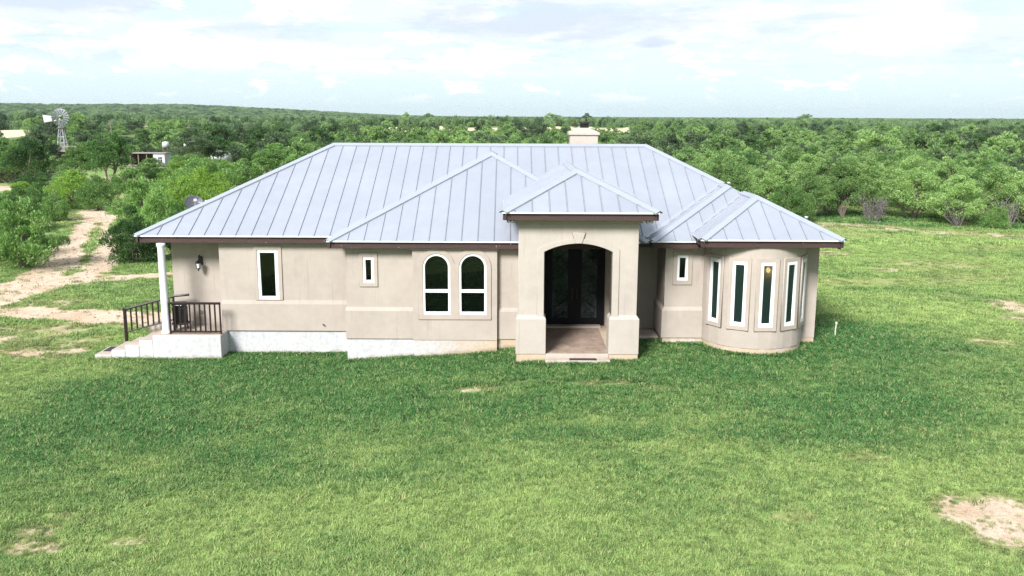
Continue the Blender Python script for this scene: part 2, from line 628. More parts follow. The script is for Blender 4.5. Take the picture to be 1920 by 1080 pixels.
M_leafA = leaf_mat('mesquite_leaf', (.050, .145, .034), (.225, .385, .098), (.42, .52, .22))
M_leafB = leaf_mat('yellow_green_leaf', (.095, .215, .030), (.26, .41, .060), (.38, .50, .14))
M_leafC = leaf_mat('grey_green_leaf', (.055, .100, .050), (.125, .185, .085), (.21, .27, .14))
M_leafD = leaf_mat('dark_leaf', (.025, .080, .020), (.090, .190, .048), (.18, .29, .09))
M_leafM = leaf_mat('brush_leaf', (.058, .145, .044), (.265, .405, .130), (.36, .45, .22), .45)
M_leafE = leaf_mat('feathery_leaf', (.075, .185, .048), (.345, .500, .165), (.48, .58, .28))
M_leafF = leaf_mat('distant_leaf', (.052, .120, .052), (.215, .320, .135), (.28, .35, .19), .5)
M_bark = simple('bark', (.13, .105, .085), .95, 0, .3, 10)
M_greybark = simple('bare_grey_twig', (.135, .12, .115), .9, 0, .2, 10)

# ------------------------------------------------------------------ terrain
def sst(a, b, x):
    u = np.clip((x - a) / (b - a), 0, 1)
    return u * u * (3 - 2 * u)


_perm = np.random.default_rng(3).random((256, 256))


def vnoise(x, y):
    xi, yi = np.floor(x).astype(int), np.floor(y).astype(int)
    fx, fy = x - xi, y - yi
    fx, fy = fx * fx * (3 - 2 * fx), fy * fy * (3 - 2 * fy)
    g = lambda a, b: _perm[a & 255, b & 255]
    return (g(xi, yi) * (1 - fx) + g(xi + 1, yi) * fx) * (1 - fy) + (g(xi, yi + 1) * (1 - fx) + g(xi + 1, yi + 1) * fx) * fy


def fbm(x, y, o=4):
    s, a, tot = 0, .5, 0
    for i in range(o):
        s = s + a * vnoise(x * 2 ** i + 17 * i, y * 2 ** i + 31 * i)
        tot += a
        a *= .5
    return s / tot


def height(x, y):
    x = np.asarray(x, float); y = np.asarray(y, float)
    near = np.interp(x, [-6.2, -5.3, -3.1, -.5, .3, 1.4], [-.32, -.28, -.11, .07, .20, .28])
    wn = 1 - sst(45, 110, np.hypot(x, y))
    z = near * wn
    z = z + (fbm(x * .12, y * .12, 3) - .5) * .16 * sst(9, 16, np.hypot((x + 1) * .8, y - 33)) * 1.
    D = np.hypot(x, y)
    rise = 2.2 * sst(350, 520, D + (fbm(x * .006, y * .006, 2) - .5) * 90)
    z = z + rise * (y > 0)
    z = z + 2.8 * np.exp(-(((x + 143) / 40) ** 2 + ((y - 272) / 45) ** 2)) + 2.6 * np.exp(-(((x + 5) / 80) ** 2 + ((y - 418) / 30) ** 2)) + 3.0 * np.exp(-(((x + 215) / 50) ** 2 + ((y - 440) / 30) ** 2))
    z = z + (fbm(x * .01, y * .01, 3) - .5) * 2.0 * sst(120, 300, D)
    # long low hill on the left horizon
    an = np.arctan2(x, np.maximum(y, 1))
    prof = sst(-.085, -.36, an) * .85 + .15 * sst(-.02, -.2, an)
    prof = prof * (1 + .10 * (fbm(an * 9, an * 0 + 2., 3) - .5))
    z = z + 25 * prof * sst(1150, 2300, D) * (y > 0)
    return z


def px_curve(pts, w):
    return np.array(pts, float), w


TRACKS = [
    (px_curve([(-30, 33), (-22.4, 36.5), (-21.8, 38.8), (-22.5, 42.3), (-24.2, 47.5), (-26.4, 53.5), (-28.5, 59.5), (-31.2, 66.5), (-33.2, 72.1), (-36, 78.6), (-39.6, 86.4), (-48, 94), (-60, 97)], 1.1), .95),
    (px_curve([(-26, 35.5), (-21.6, 39.3), (-21.3, 42.6), (-21.3, 45.4), (-22.6, 49.8), (-24.8, 55.2), (-27.6, 61.8), (-31.6, 70.1)], .85), .95),
    (px_curve([(-24, 40.5), (-20.7, 42.4), (-19.1, 43.6), (-17.7, 44.8), (-15.5, 46.4)], .95), .72),
    (px_curve([(-32, 34.6), (-21.3, 35.2), (-19.3, 35.5), (-17.8, 35.3), (-16.4, 35.4), (-14.2, 34.8)], 1.3), .9),
    (px_curve([(-60, 93), (-54.4, 94.5), (-50.8, 94), (-44, 93.0)], 2.2), .8),
    (px_curve([(21.5, 63.2), (25.1, 61.6), (26.5, 60.0), (28.3, 59.0), (30.1, 57.8), (32.3, 56.8), (36, 54.9), (50, 50)], 2.3), .50),
    (px_curve([(-16.1, 28.6), (-15.5, 29.7), (-14.8, 31.5)], .55), .45),
]
# bare or thin patches: x, y, rx, ry, strength
PATCH = [(-23.5, 38.5, 4.5, 2.4, .55), (-19.5, 37.8, 2.5, 1.4, .42), (-16.5, 29.3, 2.4, 1.2, .62), (-19.0, 30.8, 3.4, 1.8, .50), (-18.2, 32.8, 2.6, 1.0, .48), (16.9, 48.7, 1.6, 1.3, .5), (18.2, 43.6, 1.3, .9, .52), (19.8, 35.1, 1.3, 1.7, .62), (18.8, 32.7, 1.0, 1., .45),
         (15.6, 28.8, 1.1, .8, .48), (13.9, 27.5, .8, .5, .45), (9.15, 15.6, 1.2, 1.4, .72), (9.9, 14.6, 1.6, 1.3, .72), (8.6, 16.5, .5, .5, .6), (24.8, 48.6, 1.5, 1.2, .4), (18.3, 36.7, 1.2, .8, .4),
         (-1.0, 24.3, 1.0, .42, .62), (.3, 24.5, .7, .3, .42), (2.4, 24.1, 1.4, .42, .50), (3.9, 23.6, .7, .4, .42),
         (-8.8, 15.5, .7, .35, .55), (-9.1, 16.2, .5, .3, .5), (-7.1, 15.8, .5, .25, .55), (-5.0, 16.2, .35, .22, .5), (-4.4, 15.0, .4, .2, .42), (-9., 16.9, .4, .2, .5),
         (5.2, 15.7, .6, .3, .42), (7.7, 18.7, .9, .5, .38), (4.2, 16.2, .35, .2, .42), (11.5, 18.9, .5, .4, .35), (-7.8, 14., .8, .5, .42), (6.6, 27.0, .6, .22, .6), (8.1, 26.8, .7, .2, .42),
         (-33, 70, 9, 12, .38), (-44, 86, 12, 8, .42), (28, 52, 3.0, 1.5, .36), (22, 57, 2.5, 1.2, .35), (35, 50, 3, 1.5, .40), (-23, 46, 1.8, 1.4, .3)]
LUSH = [(1.0, 20.0, 3, .8), (10.8, 23.8, 2.8, 1.2), (14.7, 38.3, 1.5, .4), (19.7, 41.7, 1.2, .35), (18.4, 45.5, 1.0, .3), (6.2, 20.3, 2.5, .9),
        (-23.6, 51.5, .9, 2.0), (-22.4, 46.3, .7, 1.2)]
CLEAR = [(-141, 255, 14, 30), (-152, 288, 10, 14), (-218, 415, 32, 42), (-40, 388, 42, 40), (10, 390, 30, 38), (38, 385, 14, 30), (-76, 290, 9, 22), (-125, 425, 45, 16), (62, 420, 14, 14), (-33, 240, 5, 14), (-46, 111, 4, 5)]


def seg_dist(x, y, pts):
    d = np.full(x.shape, 1e9)
    for a, b in zip(pts[:-1], pts[1:]):
        ab = b - a
        u = np.clip(((x - a[0]) * ab[0] + (y - a[1]) * ab[1]) / (ab @ ab), 0, 1)
        d = np.minimum(d, np.hypot(x - a[0] - u * ab[0], y - a[1] - u * ab[1]))
    return d


def masks(x, y):
    x = np.asarray(x, float); y = np.asarray(y, float)
    w = (fbm(x * .55, y * .55, 4) - .5)
    bare = .16 * sst(.50, .75, fbm(x * .16 + 9, y * .3 + 4, 3)) * sst(24, 18, y)
    bare = bare + .40 * sst(.50, .72, fbm(x * .14, y * .35, 4)) * sst(24, 34, y) 
    for (pts, wd), s in TRACKS:
        d = seg_dist(x, y, pts) + w * wd * 1.6
        bare = np.maximum(bare, s * sst(wd * 1.25, wd * .55, d))
    for px, py, rx, ry, s in PATCH:
        q = np.hypot((x - px) / rx, (y - py) / ry) + w * 1.3
        bare = np.maximum(bare, s * sst(1.15, .45, q))
    for px, py, rx, ry in CLEAR:
        q = np.hypot((x - px) / rx, (y - py) / ry) + (fbm(x * .09, y * .09, 4) - .5) * 1.3
        bare = np.maximum(bare, .95 * sst(1.05, .85, q))
    q = (x + 30) * 0
    # lush green belt in front of the house, dry towards the camera and on the open field
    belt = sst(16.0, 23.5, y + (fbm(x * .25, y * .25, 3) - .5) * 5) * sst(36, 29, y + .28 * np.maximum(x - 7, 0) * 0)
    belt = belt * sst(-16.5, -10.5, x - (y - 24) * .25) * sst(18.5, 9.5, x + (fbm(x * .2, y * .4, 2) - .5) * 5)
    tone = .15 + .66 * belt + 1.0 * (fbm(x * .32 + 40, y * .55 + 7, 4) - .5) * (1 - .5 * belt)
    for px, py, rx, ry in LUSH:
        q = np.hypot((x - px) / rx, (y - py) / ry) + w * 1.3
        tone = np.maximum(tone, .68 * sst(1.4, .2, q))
    tone = tone + .45 * sst(4, 0, np.abs(y - (70 - .25 * (x - 15))) - 3) * (x > 12)
    tone = np.where((x < -15) & (y > 30), np.maximum(tone, .35), tone)
    return np.clip(bare, 0, 1), np.clip(tone, 0, 1)


def axis(lo, hi, step, out_lo, out_hi, k=1.10):
    a = list(np.arange(lo, hi + 1e-6, step))
    s = step
    while a[-1] < out_hi:
        s *= k
        a.append(a[-1] + s)
    s = step
    while a[0] > out_lo:
        s *= k
        a.insert(0, a[0] - s)
    return np.array(a)


def set_attr(me, name, vals, dom='POINT'):
    at = me.attributes.new(name, 'FLOAT', dom)
    at.data.foreach_set('value', np.asarray(vals, np.float32).ravel())


def build_ground():
    xs = axis(-38, 38, .34, -6800, 6800, 1.085)
    ys = axis(12, 72, .34, -600, 7500, 1.06)
    X, Y = np.meshgrid(xs, ys)
    Z = height(X, Y)
    bare, tone = masks(X, Y)
    Z = Z - .05 * bare * (Y < 120)
    nx, ny = len(xs), len(ys)
    co = np.stack([X, Y, Z], -1).reshape(-1, 3)
    i = (np.arange(ny - 1)[:, None] * nx + np.arange(nx - 1)[None]).reshape(-1)
    f = np.stack([i, i + 1, i + 1 + nx, i + nx], -1)
    me = bpy.data.meshes.new('ground')
    me.vertices.add(len(co)); me.vertices.foreach_set('co', co.ravel())
    me.loops.add(f.size); me.loops.foreach_set('vertex_index', f.ravel().astype(np.int32))
    me.polygons.add(len(f)); me.polygons.foreach_set('loop_start', (np.arange(len(f)) * 4).astype(np.int32))
    me.update(calc_edges=True)
    me.polygons.foreach_set('use_smooth', [True] * len(f))
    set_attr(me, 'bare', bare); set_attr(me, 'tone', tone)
    me.materials.append(M_ground)
    tag(link('ground', me), kind='structure')


build_ground()

# ------------------------------------------------------------------ house
house = thing('house', 'single storey beige stucco house with grey metal hip roof standing on the lawn', 'house', (0, 0, 0))

# ---- walls. Lower wainscots stand proud with a sloping top.
ZS, ZE = .5, 3.46


def wall_box(x0, x1, y0, y1, z0=ZS, z1=ZE, mat=M_stucco):
    return MB().box(x0, x1, y0, y1, z0, z1).build('wall', mat, house)


def wainscot(x0, x1, y, z1, left=None, right=None, mat=M_stucco, d=.075):
    """sloping topped plinth in front of the plane y; left/right: y it returns to"""
    b = MB()
    b.prism([(x0, y, ZS + .003), (x0, y - d, ZS + .003), (x0, y - d, z1 - .11), (x0, y, z1)], (x1 - x0, 0, 0))
    return b.build('wainscot', mat, house)


def found_box(x0, x1, y0, y1, z1=ZS - .002, z0=-1.2):
    return MB().box(x0, x1, y0, y1, z0, z1).build('foundation', M_found, house)


TH = .24
# wall A (left, tall window)
plate('wall', rect(-9.58, -5.30, ZS, ZE), [rect(-8.31, -7.69, 1.58, 3.17)], 29.3, TH, M_stucco, house)
MB().prism([(-9.575, 29.3, ZS + .004), (-9.575, 29.255, ZS + .004), (-9.575, 29.255, 1.40), (-9.575, 29.3, 1.53)], (4.27, 0, 0)).build('wainscot', M_stucco, house)
found_box(-9.56, -5.31, 29.32, 32)
# wall B and the recess D share one plane, bay C stands proud of it
plate('wall', rect(-5.26, -3.10, ZS, ZE), [rect(-4.70, -4.38, 2.33, 3.11)], 28.3, TH, M_stucco, house)
wainscot(-5.30, -3.13, 28.3, 1.52)
found_box(-5.28, -3.13, 28.27, 32)
MB().box(-.55, .35, 28.3, 28.55, ZS, ZE).build('wall', M_stucco, house)
wainscot(-.46, .2, 28.3, 1.51)
found_box(-.455, .2, 28.27, 32)
# bay C
WL, WR = (-2.83, -1.92), (-1.69, -.78)
hl = arch(WL[0] + .02, WL[1] - .02, 1.33, 3.29 - .435)
hr = arch(WR[0] + .02, WR[1] - .02, 1.33, 3.29 - .435)
plate('wall', rect(-3.13, -.47, ZS, ZE), [hl, hr], 28.08, TH, M_stucco, house)
found_box(-3.128, -.472, 28.10, 32)
for x0, x1 in ((-3.128, -3.0), (-.60, -.472)): MB().box(x0, x1, 28.321, 28.6, ZS, ZE).build('wall', M_stucco, house)
MB().bbox(-3.17, -.43, 28.03, 28.11, 3.385, 3.455, .012).build('cornice', M_trim, house)
# stucco surround of the pair of arched windows: two overlapping arched outlines joined
def pair_outline():
    a, b = -2.95, -.66
    cl, cr = (WL[0] + WL[1]) / 2, (WR[0] + WR[1]) / 2
    r = .575
    zc = 3.29 - .435
    pts = [(a, 1.18), (b, 1.18)]
    mid = (cl + cr) / 2
    ang = math.acos((cr - mid) / r)
    n = 14
    for i in range(n + 1):
        t_ = 0 + (math.pi - ang) * i / n
        pts.append((cr + r * math.cos(t_), zc + r * math.sin(t_)))
    for i in range(1, n + 1):
        t_ = ang + (math.pi - ang) * i / n
        pts.append((cl + r * math.cos(t_), zc + r * math.sin(t_)))
    return pts
plate('window_surround', pair_outline(), [hl, hr], 28.045, .037, M_trim, house, .006)


def window(outline, glass_outlines, y, parent_label=None, depth=.09):
    """white frame (outline with glass holes) with panes behind the holes"""
    fr_ = plate('window', outline, glass_outlines, y, depth, M_white, house, .008)
    if parent_label: fr_['label'] = parent_label
    for g in glass_outlines:
        plate('pane', g, [], y + depth * .55, .008, M_glass, fr_)
    return fr_


def arched_window(x0, x1, z0, ztop, y, label):
    r = (x1 - x0) / 2
    zs = ztop - r
    w = .085
    upper = arch(x0 + w, x1 - w, 2.135, zs)
    lower = rect(x0 + w, x1 - w, z0 + .09, 2.045)
    f = window(arch(x0, x1, z0, zs, 20), [upper, lower], y, label)
    MB().bbox(x0 + w + .002, x1 - w - .002, y + .004, y + .04, 1.40, 1.425, .004).build('sash_rail', M_white, f)
    b = MB()
    z = 1.42
    while z < ztop - .2:
        hw = r - w - .01 if z < zs else math.sqrt(max((r - w) ** 2 - (z - zs) ** 2, .01)) - .01
        c = (x0 + x1) / 2
        b.add([(c - hw, y + .16, z), (c + hw, y + .16, z), (c + hw, y + .20, z + .03), (c - hw, y + .20, z + .03)], [(0, 1, 2, 3)])
        z += .05
    bl = b.build('window_blind', M_blind, f)
    bl['kind'] = 'stuff'


arched_window(WL[0], WL[1], 1.31, 3.30, 28.07, 'left arched white window of the pair')
arched_window(WR[0], WR[1], 1.31, 3.30, 28.07, 'right arched white window of the pair')
# flat windows with stucco surrounds
window(rect(-8.34, -7.66, 1.555, 3.195), [rect(-8.25, -7.76, 1.65, 3.11)], 29.285, 'tall narrow window with white frame')
plate('window_surround', rect(-8.43, -7.54, 1.54, 3.33), [rect(-8.345, -7.655, 1.552, 3.20)], 29.262, .040, M_trim, house, .006)
window(rect(-4.72, -4.37, 2.305, 3.135), [rect(-4.64, -4.45, 2.385, 3.05)], 28.285, 'small slit window left of the arched pair')
plate('window_surround', rect(-4.83, -4.26, 2.19, 3.27), [rect(-4.725, -4.365, 2.30, 3.14)], 28.262, .040, M_trim, house, .006)

# portico: front wall with a segmental arch, keystone, piers with plinths
XP0, XP1 = .20, 3.71
AX0, AX1, ASP, ARI = .94, 2.97, 3.60, .25
head = [(XP0, ZS), (AX0, ZS), (AX0, ASP)] + arch(AX0, AX1, ZS, ASP, 16, ARI)[2:][::-1][1:] + [(AX1, ZS), (XP1, ZS), (XP1, 4.60), (XP0, 4.60)]
plate('portico_wall', head, [], 26.45, .50, M_portico, house, .01)
MB().box(XP0 + .002, XP0 + .32, 26.952, 31, ZS, 4.598).build('portico_wall', M_portico, house)
MB().box(XP1 - .32, XP1 - .002, 26.952, 31, ZS, 4.598).build('portico_wall', M_portico, house)
MB().box(XP0 + .33, XP1 - .33, 26.98, 31, 4.10, 4.58).build('portico_ceiling', M_portico, house)
# raised band round the arch
ob = [(AX0 - .19, 1.66), (AX0 - .002, 1.66), (AX0 - .002, ASP)]
inner = arch(AX0, AX1, ZS, ASP, 16, ARI)[2:][::-1]
outer_ = arch(AX0 - .19, AX1 + .19, ZS, ASP + .07, 16, ARI + .06)[2:]
band = [(AX0 - .19, 1.62), (AX0 + .003, 1.62)] + [(x, z + .003) for x, z in inner] + [(AX1 - .003, 1.62), (AX1 + .19, 1.62)] + outer_
plate('arch_band', band, [], 26.415, .037, M_portico, house, .008)
for sx in (-1, 1):
    plate('keystone_joint', [(1.955 + sx * .098, 3.83), (1.955 + sx * .112, 3.83), (1.955 + sx * .200, 4.18), (1.955 + sx * .186, 4.18)], [], 26.43, .018, M_greyshed, house)
plate('keystone', [(1.865, 3.86), (2.045, 3.86), (2.135, 4.17), (1.775, 4.17)], [], 26.385, .07, M_portico, house, .008)
for x0, x1 in ((.115, 1.015), (2.895, 3.80)):
    b = MB()
    bmn = bmesh.new()
    vs = [bmn.verts.new(v) for v in [(x0, 26.37, ZS + .002), (x1, 26.37, ZS + .002), (x1, 27.03, ZS + .002), (x0, 27.03, ZS + .002),
                                     (x0, 26.37, 1.58), (x1, 26.37, 1.58), (x1, 27.03, 1.58), (x0, 27.03, 1.58),
                                     (x0 + .075, 26.444, 1.69), (x1 - .075, 26.444, 1.69), (x1 - .075, 26.96, 1.69), (x0 + .075, 26.96, 1.69)]]
    for q in ((3, 2, 1, 0), (0, 1, 5, 4), (1, 2, 6, 5), (2, 3, 7, 6), (3, 0, 4, 7), (4, 5, 9, 8), (5, 6, 10, 9), (6, 7, 11, 10), (7, 4, 8, 11), (8, 9, 10, 11)):
        bmn.faces.new([vs[i] for i in q])
    bmesh.ops.bevel(bmn, geom=[e for e in bmn.edges], offset=.008, segments=1, affect='EDGES')
    b.bm(bmn)
    b.build('pier_plinth', M_portico, house)
found_box(.14, 1.0, 26.39, 30.4)
found_box(2.915, 3.78, 26.39, 30.4)
# crown moulding under the portico eave
for i, (d, z0, z1) in enumerate(((.05, 4.40, 4.455), (.10, 4.457, 4.52), (.17, 4.522, 4.60))):
    MB().bbox(XP0 - d, XP1 + d, 26.45 - d, 26.9, z0, z1, .01).build('crown_moulding', M_trim, house)
# portico floor and step
MB().bbox(1.002, 2.913, 26.42, 30.0, .2, .505, .012).build('portico_floor', M_floor, house)
MB().bbox(1.005, 2.91, 26.385, 26.50, .19, .508, .01).build('floor_edge', M_conc, house)
MB().bbox(1.00, 2.93, 26.02, 26.384, .10, .40, .015).build('front_step', M_conc, house)
MB().bbox(1.0, 3.0, 29.80, 30.10, .40, .57, .01).build('door_sill', M_trim, house)
MB().box(.35, 3.9, 30.22, 30.40, ZS, 4.6).build('wall', M_stucco, house)

# double iron door
def spiral(cx, cz, r0, r1, a0, turns, n=26, flip=1):
    pts = []
    for i in range(n + 1):
        u = i / n
        r_ = r0 + (r1 - r0) * u
        a = a0 + flip * turns * 2 * math.pi * u
        pts.append((cx + r_ * math.cos(a), cz + r_ * math.sin(a)))
    return pts
door_y = 30.12
MBd = MB()
plate('door_frame', rect(1.12, 3.12, .55, 3.45), [rect(1.20, 3.04, .60, 3.38)], door_y, .14, M_doorblack, house, .008)
for side in (-1, 1):
    cx = 2.12
    x0, x1 = (1.205, 2.115) if side < 0 else (2.125, 3.035)
    gx0, gx1 = (x0 + .15, x1 - .22) if side < 0 else (x0 + .22, x1 - .15)
    d = plate('door', rect(x0, x1, .605, 3.375), [rect(gx0, gx1, .78, 3.20)], door_y + .02, .07, M_doorblack, house, .006)
    plate('pane', rect(gx0, gx1, .78, 3.20), [], door_y + .06, .008, M_doorglass, d)
    b = MB()
    gc = (gx0 + gx1) / 2
    yy = door_y + .025
    mir = lambda pts: [((2 * gc - x if side > 0 else x), z) for x, z in pts]
    scrolls = [spiral(gc + .02, 1.02, .25, .03, math.pi * .5, 1.3), spiral(gc - .10, .88, .12, .02, 0, 1.4), spiral(gc + .14, .90, .11, .02, math.pi, 1.3, flip=-1),
               spiral(gc + .02, 1.40, .24, .03, -math.pi * .4, 1.5), spiral(gc - .10, 1.72, .22, .03, math.pi * 1.2, 1.4, flip=-1),
               spiral(gc + .10, 1.98, .20, .03, 0, 1.5), spiral(gc - .05, 2.34, .22, .03, math.pi, 1.5, flip=-1),
               spiral(gc + .06, 2.68, .24, .03, -math.pi * .3, 1.6), spiral(gc - .08, 3.00, .20, .03, math.pi, 1.3)]
    for sc in scrolls:
        pts = [(min(max(x, gx0), gx1), yy, z) for x, z in mir(sc)]
        b.tube(pts, .011, 5)
    for arc in ([(gx0, 1.15), (gc - .05, 1.2), (gx1, 1.5)], [(gx1, 1.6), (gc + .1, 1.75), (gx0, 1.6)], [(gx0, 2.1), (gc, 2.2), (gx1, 2.55)], [(gx1, 2.6), (gc, 2.85), (gx0, 2.6)], [(gx0, 2.9), (gc, 2.88), (gx1, 3.1)]):
        b.tube([(x, yy, z) for x, z in mir(arc)], .012, 5)
    b.build('scrollwork', M_doorblack, d)
    hx = 2.12 + side * .08
    MB().tube([(hx, door_y - .03, 1.45), (hx, door_y - .05, 1.5), (hx, door_y - .05, 1.75), (hx, door_y - .03, 1.8)], .012, 6).build('handle', M_iron, d)

# right recess, wall E, side block
MB().box(3.9, 5.1, 30.20, 30.44, ZS, ZE).build('wall', M_stucco, house)
found_box(3.785, 5.0, 30.18, 32)
plate('wall', rect(4.90, 6.55, ZS, ZE), [rect(5.29, 5.60, 2.39, 3.17)], 28.6, TH, M_stucco, house)
MB().box(4.902, 5.14, 28.842, 30.19, ZS, ZE).build('wall', M_stucco, house)
wb = MB()
wb.prism([(4.90, 28.6, ZS + .003), (4.90, 28.525, ZS + .003), (4.90, 28.525, 1.40), (4.90, 28.6, 1.51)], (1.6, 0, 0))
wb.prism([(4.90, 28.6, ZS + .003), (4.825, 28.6, ZS + .003), (4.825, 28.6, 1.40), (4.90, 28.6, 1.51)], (0, 1.59, 0))
wb.add([(4.90, 28.525, ZS + .003), (4.825, 28.6, ZS + .003), (4.825, 28.6, 1.40), (4.90, 28.525, 1.40), (4.90, 28.6, 1.51)], [(0, 1, 2, 3), (2, 4, 3)])
wb.add([(4.825, 28.525, ZS + .003), (4.90, 28.525, ZS + .003), (4.90, 28.525, 1.40), (4.825, 28.525, 1.40), (4.825, 28.6, ZS + .003), (4.825, 28.6, 1.40), (4.90, 28.6, 1.51)],
       [(0, 1, 2, 3), (4, 0, 3, 5), (3, 2, 6), (5, 3, 6)])
wb.build('wainscot', M_stucco, house)
found_box(4.87, 6.4, 28.56, 32)
window(rect(5.27, 5.62, 2.37, 3.19), [rect(5.345, 5.545, 2.45, 3.11)], 28.585, 'small slit window left of the round bay')
plate('window_surround', rect(5.15, 5.75, 2.24, 3.31), [rect(5.265, 5.625, 2.365, 3.195)], 28.565, .037, M_trim, house, .006)
MB().bbox(4.12, 4.81, 29.0, 30.17, 0, .44, .02).bbox(4.30, 4.68, 29.62, 30.0, .40, .47, .02).build('equipment_pad', M_conc, house)

# round bay
TCX, TCY, TR = 7.72, 28.70, 1.60
A0, A1 = -86, 88
WA = (-59, -28.5, 1.5, 31, 60)
hw = math.degrees(.205 / TR)
cuts = set([A0, A1])
for a in WA:
    cuts |= {a - hw, a + hw}
aa = sorted(cuts)
full = []
for p_, q_ in zip(aa[:-1], aa[1:]):
    isw = any(abs((p_ + q_) / 2 - a) < 1 for a in WA)
    k = 1 if isw else max(1, int(round((q_ - p_) / 4)))
    for i in range(k):
        full.append((p_ + (q_ - p_) * i / k, p_ + (q_ - p_) * (i + 1) / k, isw))
WZ0, WZ1 = 1.20, 3.20


def tp(a, z, r_=TR):
    return (TCX + r_ * math.sin(R(a)), TCY - r_ * math.cos(R(a)), z)


b = MB()
ZT = 3.70
for p_, q_, isw in full:
    for z0, z1 in ((ZS, WZ0), (WZ0, WZ1), (WZ1, ZT)):
        if isw and z0 == WZ0:
            b.add([tp(p_, z0), tp(p_, z1), tp(p_, z1, TR - .2), tp(p_, z0, TR - .2)], [(0, 1, 2, 3)])
            b.add([tp(q_, z0), tp(q_, z1), tp(q_, z1, TR - .2), tp(q_, z0, TR - .2)], [(3, 2, 1, 0)])
            b.add([tp(p_, z0), tp(q_, z0), tp(q_, z0, TR - .2), tp(p_, z0, TR - .2)], [(0, 1, 2, 3)])
            b.add([tp(p_, z1), tp(q_, z1), tp(q_, z1, TR - .2), tp(p_, z1, TR - .2)], [(3, 2, 1, 0)])
            continue
        b.add([tp(p_, z0), tp(q_, z0), tp(q_, z1), tp(p_, z1)], [(0, 1, 2, 3)])
        b.add([tp(p_, z0, TR - .2), tp(q_, z0, TR - .2), tp(q_, z1, TR - .2), tp(p_, z1, TR - .2)], [(3, 2, 1, 0)])
me = mesh_from('round_wall', b.v, b.f, M_stucco)
link('round_wall', me, house)
b = MB()
b.prism([tp(A0 + (A1 - A0) * i / 44, -1.2, TR - .02) for i in range(45)] + [(TCX + 1.4, TCY + .5, -1.2), (TCX - 1.4, TCY + .5, -1.2)], (0, 0, 1.698))
b.build('foundation', M_found, house)
names_w = ['leftmost slit window of the round bay', 'second slit window of the round bay', 'middle slit window with a warm glow at its top', 'fourth slit window of the round bay', 'rightmost slit window of the round bay, seen edge on']
for a, nm in zip(WA, names_w):
    f = plate('window', rect(-.225, .225, WZ0 - .01, WZ1 + .01), [rect(-.135, .135, WZ0 + .10, WZ1 - .10)], 0, .07, M_white, house, .008)
    f['label'] = nm
    ch = TR * math.cos(R(hw))
    f.location = tp(a, 0, ch + .028)
    f.rotation_euler = (0, 0, R(a))
    pn = plate('pane', rect(-.135, .135, WZ0 + .10, WZ1 - .10), [], .035, .008, M_bayglass, f)
    s_ = plate('window_surround', rect(-.335, .335, WZ0 - .13, WZ1 + .12), [rect(-.228, .228, WZ0 - .012, WZ1 + .012)], 0, .05, M_trim, house, .006)
    s_.location = tp(a, 0, ch + .040)
    s_.rotation_euler = (0, 0, R(a))
# lamp inside the bay, seen through the middle pane
lamp_ = thing('pendant_lamp', 'warm glowing lamp seen through the middle window of the round bay', 'lamp', (TCX + .10, TCY - 1.38, 2.93))
MB().lathe([(.02, -.075), (.05, -.06), (.07, 0), (.055, .06), (.02, .08)], (0, 0, 0), 16).build('lamp_globe', M_glow, lamp_, True)
MB().tube([(0, 0, .14), (0, 0, .70)], .008, 5).build('lamp_cord', M_black, lamp_)
# right return wall F
MB().box(9.35, 9.80, 28.62, 28.86, ZS, 3.70).build('wall', M_stucco, house)
MB().box(9.56, 9.80, 28.862, 39.6, ZS, ZE).build('wall', M_stucco, house)
found_box(9.0, 9.795, 28.635, 39.5)
# left/back walls
MB().box(-11.42, -9.34, 30.07, 30.31, ZS, ZE).build('wall', M_stucco, house)
MB().box(-9.58, -9.34, 29.541, 30.068, ZS, ZE).build('wall', M_stucco, house)
MB().bbox(-11.44, -9.59, 30.02, 30.09, .50, .64, .01).build('base_ledge', M_trim, house)
MB().box(-11.42, -11.18, 30.312, 39.6, ZS, ZE).build('wall', M_stucco, house)
MB().box(-11.18, 9.558, 39.36, 39.6, ZS, ZE).build('wall', M_stucco, house)
found_box(-11.40, 9.5, 32.01, 39.5)
found_box(-11.40, -9.562, 30.1, 32.01)
MB().box(-11.1, 9.3, 32.3, 32.4, ZS, ZE).build('inner_wall', M_dark, house)
MB().box(-11.1, 9.3, 30.5, 39.3, ZS - .1, ZS + .004).build('inner_floor', M_dark, house)
MB().box(-10.51 - .04, -10.51 + .04, 30.055, 30.07, .88, 1.0).build('outlet_cover', M_greybark, house)
MB().tube([(-6.22, 29.25, .72), (-6.22, 29.17, .71)], .018, 6).tube([(-6.25, 29.17, .745), (-6.19, 29.17, .745)], .012, 5).build('hose_tap', M_black, house)

# ---- roof: standing seam panels laid one by one on every slope
roof = MB().build('roof', M_seam, house)


def clip(poly, s0, keep_ge):
    out = []
    n = len(poly)
    for i in range(n):
        a, c_ = poly[i], poly[(i + 1) % n]
        ia = (a[0] >= s0) if keep_ge else (a[0] <= s0)
        ic = (c_[0] >= s0) if keep_ge else (c_[0] <= s0)
        if ia: out.append(a)
        if ia != ic:
            u = (s0 - a[0]) / (c_[0] - a[0])
            out.append((s0, a[1] + u * (c_[1] - a[1])))
    return out


UND = []


